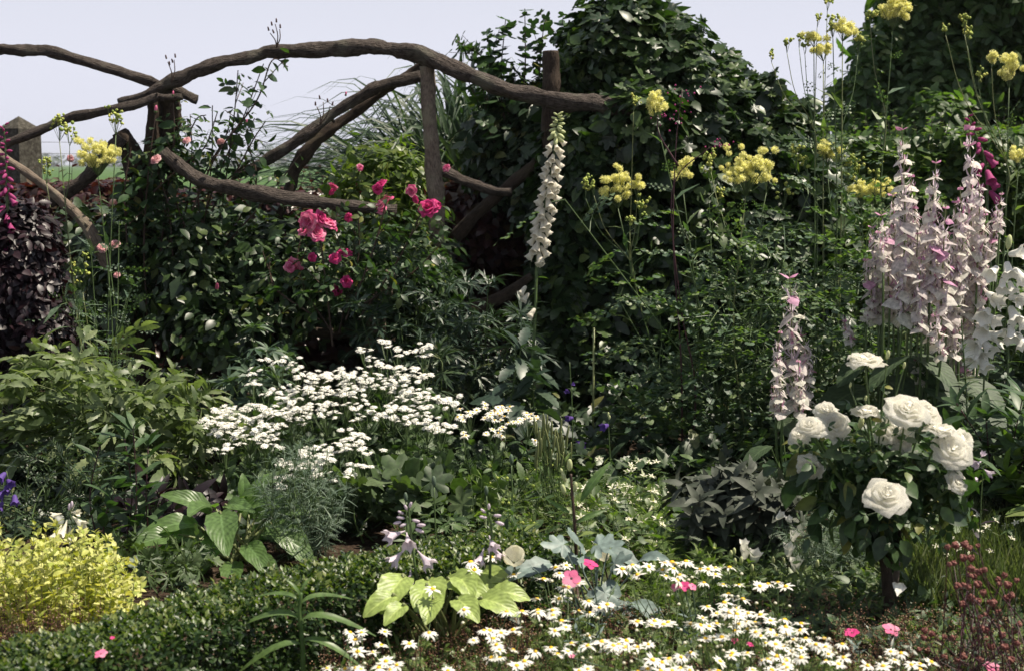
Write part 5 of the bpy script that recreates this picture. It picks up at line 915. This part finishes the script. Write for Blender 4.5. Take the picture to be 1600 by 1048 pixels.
def wand(label, px, py, Y, top, seed, name='plantain_wand', bmat='artemisia', s=18, elong=1.0):
    b = P(px, 900, Y); b[2] = 0; t = P(px-6, top, Y); r = thing(name, label, 'wildflower', b); stempart(r, stemline(b, t), [.003, .0024], MT['stem']); mb = MB(); mb.add(sphereT(8, 6, 0, .42, 1.0*elong)); g = rg(seed); put('flower_head', mb.build('flower_head', MT[bmat]), r, aim([-.05, 0, 1]), s*PX(Y)*.5, t+[0, 0, s*PX(Y)*.4])
    mb = MB(); leafy(mb, stemline(b, t), [LA], .06, .05, .6, 5, g, ang=.7); part('foliage', mb, MT['weed'], r)
wand('thin stem with a grey oval bud rising from the hosta', 684, 850, 4.5, 758, 201)
wand('thin stem with a grey oval bud above the budded weeds, tallest of these', 805, 800, 4.6, 724, 202)
wand('short stem with a grey bud by the second lavender hosta spike', 766, 840, 4.5, 772, 203, s=16)
wand('dark bud on a short stem right behind the lavender trumpets', 640, 840, 4.6, 782, 204, s=16)

# bluish waxy leaved plant with a cream bloom
g = rg(205)
WX = lobedT([.3, .46, .5, .7, .5, .46, .3], .6, cup=.3, spread=2.3); WX2 = bigleaf(8, 3, .26, .4, .02, 33)
def waxy():
    Y = 4.15; c = P(930, 960, Y); r = thing('waxy_poppy', 'bluish grey waxy lobed leaves between the daisies', 'poppy', (c[0], Y, 0))
    for px, py, L, dx, dy, dz in [(905, 845, 52, -.3, -.5, .5), (880, 850, 48, -.9, -.3, .2), (935, 850, 54, .9, -.3, .25), (950, 860, 50, .8, -.4, -.1), (860, 880, 56, -.7, -.6, .1), (900, 870, 46, -.5, -.7, .3), (955, 905, 56, -.1, -.8, -.5), (945, 925, 56, .1, -.7, -.6), (990, 940, 58, .6, -.6, -.1), (985, 945, 44, -.3, -.8, -.2), (830, 885, 50, -.8, -.4, -.1), (930, 890, 48, -.2, -.6, .6), (960, 880, 44, .6, -.3, .5), (848, 905, 40, -.2, -.8, -.1), (782, 920, 44, -.6, -.5, -.4), (1000, 875, 44, .5, -.5, .4)]:
        yy = Y+g.uniform(-.12, .1); b = P(px, py, yy); d = nrm(A([dx, dy, dz])); mb = MB(); mb.add(WX if g.uniform() < .5 else WX2, M4(frames(d[None], A([[.15, -.55, .9]]))[0], L*PX(yy)*(1.15), b)); mb.tube(smooth([A([c[0]+g.normal()*.05, Y, 0.]), (b+A([c[0], Y, 0]))*.5+[0, 0, .02], b], 5), [.004, .002], 5, 1); part('leaf', mb, [MT['poppy'], MT['poppy']], r)
waxy()
def cupbloom(name, label, px, py, Y, s, seed, mat='ivory', cat='flower', n=(0, -.55, .8)):
    p = P(px, py, Y); b = A([p[0]+.02, Y+.02, 0.]); r = thing(name, label, cat, b); it = []
    for i in range(6): it.append((revpetal([(.06, -.02), (.22, .06), (.34, .22), (.4, .42), (.36, .58)], .75, .02, seed+i, .05), M4(rz(i*1.05+.3*(i % 2))@rx(-.12*(i % 2)), 1)))
    put('flower', flower_mesh('flower', join(it), MT[mat]), r, aim(n, .4), s*PX(Y), p-nrm(A(n))*s*PX(Y)*.3); stempart(r, stemline(b, p-nrm(A(n))*s*PX(Y)*.3, (.01, 0, 0)), [.0035, .0025], MT['brownStem']); mb = MB(); leafy(mb, stemline(b, p), [OV], .07, .1, .8, 6, rg(seed), ang=.8); part('foliage', mb, MT['dark'], r)
cupbloom('cream_bloom', 'single large cream cupped bloom above the hosta leaves', 803, 870, 4.0, 42, 211)
cupbloom('cream_bloom', 'half closed cream bloom seen edge on behind the crimson campion', 943, 869, 4.3, 22, 212, n=(.1, -.3, 1))

# ------------------------------------------------------------------ wild green strip in the middle
g = rg(221)
def wildstrip(label, x0, x1, y0, y1, n, hpx, seed, tms, mat, size, name='wild_greens', cat='wildflower', fl=0, flm=None, npl=7, fs=6, lean=14, Yr=(4.6, 5.9)):
    g = rg(seed); st, tips = [], []
    for i in range(n):
        px = g.uniform(x0, x1); top = g.uniform(y0, y1); Y = g.uniform(*Yr); t = P(px+g.normal()*lean, top, Y); t[2] = max(t[2], .05); st.append((A([P(px, 700, Y)[0], Y, 0.]), t)); tips.append(t)
    r = clump(name, label, cat, mat, st, tms, size, npl, seed, .1, 'alt', .6, (1.2, .7), .0017, pet=0)
    for t in tips[:fl]: put('flower', flm, r, aim([g.normal()*.4, -.4, 1]), fs*PX(t[1]), t)
    return r
mbp = MB(); mbp.add(petalring(5, [.1, .22, .04], .08, .1, .3, 0, .1, 4)); mbp.add(sphereT(6, 4, 1, .2, .14)); SMALLW = mbp.build('flower', [MT['ivory'], MT['bud']]); mbp = MB(); mbp.add(BALL, M4(s=.5)); YB = mbp.build('flower', [MT['bud']])
wildstrip('tangle of bright green weeds with tiny yellow flower buds behind the hosta', 745, 860, 715, 850, 60, 0, 222, [FERN, LAs, FEATH], 'weed', .07, fl=45, flm=YB, fs=6)
wildstrip('bright green ferny weeds dotted with small cream flowers right of the budded lily', 905, 1065, 760, 870, 80, 0, 223, [FERN, SE, FEATH], 'weed', .075, fl=70, flm=SMALLW, fs=9)
wildstrip('sparse tall weed tops with tiny cream flowers before the dark mound foot', 930, 1060, 715, 800, 40, 0, 224, [FEATH, LAs], 'weed', .05, fl=36, flm=SMALLW, fs=7, Yr=(5.2, 6.2))
wildstrip('tufted weeds and thin stalks beneath the bunched daisies', 1000, 1180, 850, 930, 60, 0, 225, [FERN, LAs], 'weed', .06, fl=12, flm=YB, Yr=(4.2, 4.9))
wildstrip('low mixed green weeds beside the second lavender hosta spike', 700, 840, 800, 880, 50, 0, 226, [LAs, SE], 'fev', .07, Yr=(4.5, 5.2))
def pods():
    g = rg(227); Y = 5.3; c = P(865, 800, Y); r = thing('seed_pod_plant', 'cluster of slim upright green seed pods next to the sparse feverfew sprays', 'wildflower', (c[0], Y, 0)); mb = MB()
    for i in range(46):
        px = g.uniform(835, 895); py = g.uniform(662, 735); t = P(px, py, Y+g.uniform(-.1, .1)); b = A([c[0]+g.normal()*.05, Y+g.normal()*.05, 0.]); ln = stemline(b, t); mb.tube(ln, [.0016, .0012], 3, 1, cap=False); put('pod', PODM, r, aim([g.normal()*.12, -.1, 1]), 16*PX(Y), t)
        leafy(mb, ln, [LAs], .04, .2, .7, 4, g)
    part('foliage', mb, [MT['weed'], MT['stem']], r)
mbp = MB(); mbp.add(BUDT, M4(A(np.diag([.3, .3, 1.0])), 1, (0, 0, .3))); PODM = mbp.build('pod', MT['paleStem']); pods()
# grey leaved sage, white cup bells with fine blue foliage
clump('grey_sage', 'dull grey purple leaved sage left of the white cup flowers', 'sage plant', 'sage', fan(1150, 890, 4.95, 46, .2, .33, 231, .25), leafT([.04, .17, .2, .14, .02], [0, .22, .5, .78, 1], .25, .5, .01), .1, 9, 231, .25, 'opp', .55, (1.1, .8), .003, 'brownStem', pet=0)
CUP = MB(); CUP.add(latheT([(.05, 0), (.22, .08), (.3, .3), (.33, .55), (.4, .8), (.5, 1.0)], 15, 5, .13)); CUP = CUP.build('flower', MT['white'])
def cups(label, x0, Y, items, buds, seed):
    g = rg(seed); c = P(x0, 900, Y); r = thing('white_cup_flower', label, 'bellflower', (c[0], Y, 0)); mb = MB()
    for px, py, s, dx, dz in items: p = P(px, py, Y); put('flower', CUP, r, aim([dx, -.35, dz]), s*PX(Y), p-nrm(A([dx, -.35, dz]))*s*PX(Y)*.5); mb.tube(stemline(A([c[0]+g.normal()*.05, Y, 0]), p), [.0018, .0012], 4, 1, cap=False)
    for px, py in buds: p = P(px, py, Y+g.uniform(-.1, .1)); put('bud', FB, r, aim([0, -.1, 1]), 7*PX(Y), p); ln = stemline(A([c[0]+g.normal()*.06, Y, 0]), p); mb.tube(ln, [.0016, .001], 4, 1, cap=False); leafy(mb, ln, [ND], .04, .2, .95, 9, g)
    part('foliage', mb, [MT['weed'], MT['stem']], r)
cups('white cup shaped flowers on thin stems left of the standard rose', 1200, 4.6, [(1163, 852, 16, -.1, .9), (1164, 865, 18, 0, 1), (1179, 871, 22, .1, 1), (1232, 860, 20, 0, 1), (1240, 838, 16, .1, .8), (1243, 883, 22, 0, 1), (1218, 806, 14, .5, .6), (1233, 813, 12, -.2, .7)], [(1142, 870), (1147, 866), (1148, 882), (1158, 880), (1208, 880), (1224, 881), (1258, 894), (1277, 885), (1180, 905), (1211, 896), (1253, 935), (1175, 892), (1268, 905), (1195, 915)], 232)
clump('blue_foliage_plant', 'fine thready blue green foliage below the standard rose head', 'perennial', 'artemisia', fan(1285, 930, 4.75, 42, .2, .26, 233, .2), [FEATH, ND], .06, 16, 233, .1, 'alt', .6, (1.1, .8), .0015, pet=0)
# meadow grass with tiny white flowers
def grass(name, x0, x1, Y0, Y1, n, h, seed, mat='grass', wd=.0028):
    g = rg(seed); mb = MB(); x = g.uniform(x0, x1, n); y = g.uniform(Y0, Y1, n); hh = h*g.uniform(.5, 1.1, n); t = leafT([.5, .42, .05], [0, .55, 1], .1, .25); t.V[:, 0] *= .022
    d = nrm(np.stack([g.normal(size=n)*.28, g.normal(size=n)*.28, np.ones(n)], -1)); mb.inst(t, frames(d, g.normal(size=(n, 3))), hh, np.stack([x, y, np.zeros(n)], -1)); return tag(link(name, mb.build(name, MT[mat])), kind='stuff')
grass('grass', P(1400, 900, 4.5)[0], P(1680, 900, 4.8)[0], 4.15, 5.5, 8500, .19, 241)
wildstrip('thin grassy stems with specks of white flowers right of the rose', 1410, 1640, 800, 900, 90, 0, 242, [ND], 'grass', .035, 'meadow_flower', fl=85, flm=SMALLW, fs=7, Yr=(4.5, 5.4))
def redheads():
    g = rg(243); c = Pz(1540, 1080, 0); Y = 3.6; r = thing('red_headed_perennial', 'brownish red round flower heads on dark stems at the lower corner', 'perennial', (c[0], Y, 0)); fo = MB()
    hm = MB()
    for j in range(34): d = nrm(g.normal(size=3)*[1, 1, .7]); hm.add(BALL, M4(s=g.uniform(.13, .24), t=d*.36*g.uniform(.5, 1)))
    hm = hm.build('flower_head', MT['redhead'])
    for px, py in [(1480, 854), (1493, 852), (1515, 856), (1528, 852), (1507, 850), (1490, 879), (1483, 881), (1506, 871), (1517, 872), (1517, 888), (1530, 893), (1514, 898), (1522, 900), (1538, 890), (1497, 916), (1505, 914), (1513, 916), (1528, 912), (1536, 925), (1516, 933), (1528, 938), (1545, 940), (1551, 941), (1505, 943), (1570, 898), (1562, 912), (1560, 905), (1588, 906), (1575, 913), (1580, 930), (1574, 934), (1540, 960), (1532, 963), (1561, 957), (1566, 992), (1585, 985), (1592, 975), (1560, 978), (1520, 983), (1533, 981), (1541, 983), (1445, 985), (1456, 990), (1488, 996), (1476, 994), (1443, 996), (1436, 1014), (1450, 1016), (1475, 1026), (1492, 1028), (1505, 1025), (1497, 1030), (1540, 998), (1570, 1010), (1590, 1005), (1463, 1030), (1595, 1040), (1580, 1030), (1548, 1010), (1530, 1030)]:
        yy = Y+g.uniform(-.25, .3); p = P(px, py, yy); put('flower_head', hm, r, aim(g.normal(size=3)*.4+[0, 0, 1], g.uniform(0, 6)), 12.5*PX(yy)*g.uniform(.7, 1.2), p); b = A([c[0]+g.normal()*.09, Y+g.normal()*.08, 0.]); ln = stemline(b, p, (g.normal()*.015, 0, .01)); fo.tube(ln, [.002, .0012], 4, 1, cap=False); leafy(fo, ln, [LAs], .03, .1, .8, 5, g)
    part('foliage', fo, [MT['dark'], MT['redStem']], r)
redheads()
# leafy perennials at the right edge
clump('tall_perennial', 'leafy upright perennial with narrow leaves under the white bellflowers', 'perennial', 'phlox', fan(1570, 860, 5.2, 14, .2, .62, 251, .2), LA, .15, 10, 251, .2, 'opp', .6, (1, .8), .004, 'redStem', pet=0)
clump('tall_perennial', 'yellowish green leaved perennial cut by the edge beside the rose blooms', 'perennial', 'weed', fan(1640, 880, 4.9, 14, .16, .38, 252, .2), LA, .15, 8, 252, .3, 'opp', .5, (1, .8), .004, pet=0)
clump('tall_perennial', 'dark leafy perennial filling in behind the pink spikes and white bellflowers', 'perennial', 'dark', fan(1560, 700, 6.5, 18, .38, 1.0, 253, .2), [LA, OV], .13, 12, 253, .1, 'alt', .6, (1, .8), .004, pet=0)
spray('lilac_spire', 'small lilac flower spire leaning right of the white rose head', 'wildflower', 1520, 840, 4.45, [(1530, 900), (1532, 800), (1536, 730)], TRU, [(1530, 722, 18, -.7, -.2), (1540, 735, 18, .5, -.4), (1527, 745, 16, -.6, -.5), (1534, 712, 12, .1, .6)], leafm='purple', leaft=[LAs])
clump('mullein_spike', 'slender dark budded spire with small leaves beside the tallest pink spike', 'perennial', 'dark', [(A([P(1505, 700, 5.5)[0], 5.5, 0]), P(1502, 500, 5.5))], [LAs], .075, 46, 254, .1, 'whorl', .5, (1.5, .35), .005, pet=0)

# thin dark red stems with tiny magenta flowers, bamboo cane
def redstems():
    g = rg(261); Y = 6.3; r = thing('dark_stemmed_plant', 'thin dark red stems with tiny magenta flowers in front of the mound', 'wildflower', (P(1075, 650, Y)[0], Y, 0)); b0 = A([P(1075, 650, Y)[0], Y, 0])
    mm = MB(); mm.add(BALL, M4(s=.5)); mm = mm.build('flower', MT['magenta'])
    for l, fl in (([(1066, 720), (1064, 560), (1052, 380), (1056, 230), (1066, 140)], (1068, 150, 14, 26)), ([(1080, 720), (1086, 600), (1064, 480), (1050, 300), (1100, 238), (1125, 226)], (1125, 226, 16, 8)), ([(1060, 260), (1030, 210), (1028, 180)], (1040, 185, 20, 10))):
        p = smooth([P(a, b, Y) for a, b in l], 6); p = np.vstack([b0, p]) if l[0][1] > 500 else p; stempart(r, p, [.005, .0016], MT['redStem'])
        for i in range(15): q = P(fl[0]+g.normal()*fl[2]*.7, fl[1]+g.normal()*fl[3]*.7, Y); put('flower', mm, r, np.eye(3), g.uniform(2, 3.6)*PX(Y), q)
redstems()
r_ = thing('garden_cane', 'thin upright bamboo cane in the dark gap before the mound', 'cane', (P(926, 760, 6.4)[0], 6.4, 0)); stempart(r_, np.array([[*base(r_)[:2], -.02], P(928, 512, 6.4)]), [.006, .005], MT['paleStem'], 7)
# fallen rose petals and reddish airy seed heads
for px, py, lab in [(1356, 1001, 'white fallen rose petal standing on edge left of the rose stem'), (1520, 1025, 'white fallen rose petal lying under the brownish red heads'), (1402, 926, 'pale fallen petal caught on the rose stake')]:
    p = Pz(px, py, .03 if py > 950 else .16); mb = MB(); mb.add(revpetal([(.02, 0), (.3, .05), (.6, .12), (.8, .3), (.78, .4)], .6, .05, int(px), .1), M4(aim([.2, -.6, .7]), 26*PX(p[1]), p-[0, 0, .01])); o = tag(link('fallen_petal', mb.build('fallen_petal', MT['white'], p)), lab, 'petal'); o.location = tuple(p)
def seedhaze(name, x0, x1, Y0, Y1, h, n, seed, mat='seed'):
    g = rg(seed); mb = MB()
    for i in range(n):
        b = A([g.uniform(x0, x1), g.uniform(Y0, Y1), 0]); t = b+A([g.normal()*.02, g.normal()*.02, h*g.uniform(.5, 1.1)]); mb.tube(stemline(b, t, k=4), [.0009, .0006], 3, 1, cap=False)
        for j in range(7): mb.add(TINY, M4(s=g.uniform(.0013, .003), t=b+(t-b)*g.uniform(.55, 1.02)+g.normal(size=3)*.008))
    return tag(link(name, mb.build(name, [MT[mat], MT['redStem']])), kind='stuff')
seedhaze('reddish_undergrowth', -.52, .05, 3.35, 4.05, .14, 700, 271); seedhaze('reddish_undergrowth', -1.55, -1.12, 3.3, 3.75, .26, 500, 272); seedhaze('reddish_undergrowth', -.05, .95, 3.3, 4.2, .12, 700, 273); seedhaze('reddish_undergrowth', .9, 1.5, 3.4, 4.1, .13, 600, 274)

# ------------------------------------------------------------------ uncountable low growth
def cover(name, x0, x1, Y0, Y1, h, n, size, seed, tms, mat):
    g = rg(seed); mb = MB(); p = np.stack([g.uniform(x0, x1, n), g.uniform(Y0, Y1, n), h*g.uniform(0, 1, n)], -1); f = .55+.45*np.sin(p[:, 0]*7+seed)*np.sin(p[:, 1]*6+1); p[:, 2] *= f; p[:, 2] += .01
    lay_leaves(mb, tms, p, np.tile(A([0, -.25, 1.]), (n, 1)), size, g, jit=.7, hang=.1); return tag(link(name, mb.build(name, MT[mat])), kind='stuff')
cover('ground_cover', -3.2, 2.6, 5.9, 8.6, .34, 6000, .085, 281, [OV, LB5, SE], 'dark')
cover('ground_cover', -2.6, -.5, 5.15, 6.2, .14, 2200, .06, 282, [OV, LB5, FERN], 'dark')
cover('ground_cover', -.4, 2.4, 4.7, 6.4, .2, 4200, .055, 283, [OV, FERN, LAs], 'fev')
cover('ground_cover', -.35, 1.5, 3.3, 4.8, .1, 6500, .035, 284, [FERN, LAs, OVs], 'weed')
cover('ground_cover', -.75, -.4, 3.55, 3.9, .045, 900, .014, 285, [OVs], 'weed')
cover('ground_cover', -1.6, -1.0, 3.25, 3.7, .1, 700, .03, 286, [OVs, OV], 'fev')
cover('ground_cover', .5, 1.6, 3.9, 5.0, .12, 2600, .04, 288, [OV, FERN, LAs], 'fev')
cover('ground_cover', -.6, .3, 3.25, 4.0, .07, 4200, .026, 289, [OVs, FERN, LAs], 'weed')
cover('ground_cover', 1.0, 2.3, 3.6, 4.4, .09, 1500, .03, 287, [LAs, OVs], 'dark')

# ------------------------------------------------------------------ far air
def haze_box():
    mb = MB(); x0, x1, y0, y1, z0, z1 = -2450, 2450, -25, 1900, -1, 16
    V = [(x, y, z) for z in (z0, z1) for y in (y0, y1) for x in (x0, x1)]; mb.add(T(V, (), [(0, 2, 3, 1), (4, 5, 7, 6), (0, 1, 5, 4), (2, 6, 7, 3), (0, 4, 6, 2), (1, 3, 7, 5)]))
    m, n, b, out = new_mat('haze'); n.nodes.remove(b); v = n.nodes.new('ShaderNodeVolumePrincipled'); v.inputs['Color'].default_value = (.86, .89, .97, 1); v.inputs['Density'].default_value = .00032; v.inputs['Anisotropy'].default_value = .2
    n.links.new(v.outputs[0], out.inputs['Volume']); return tag(link('haze', mb.build('haze', m, smooth_=False)), kind='stuff')
haze_box()
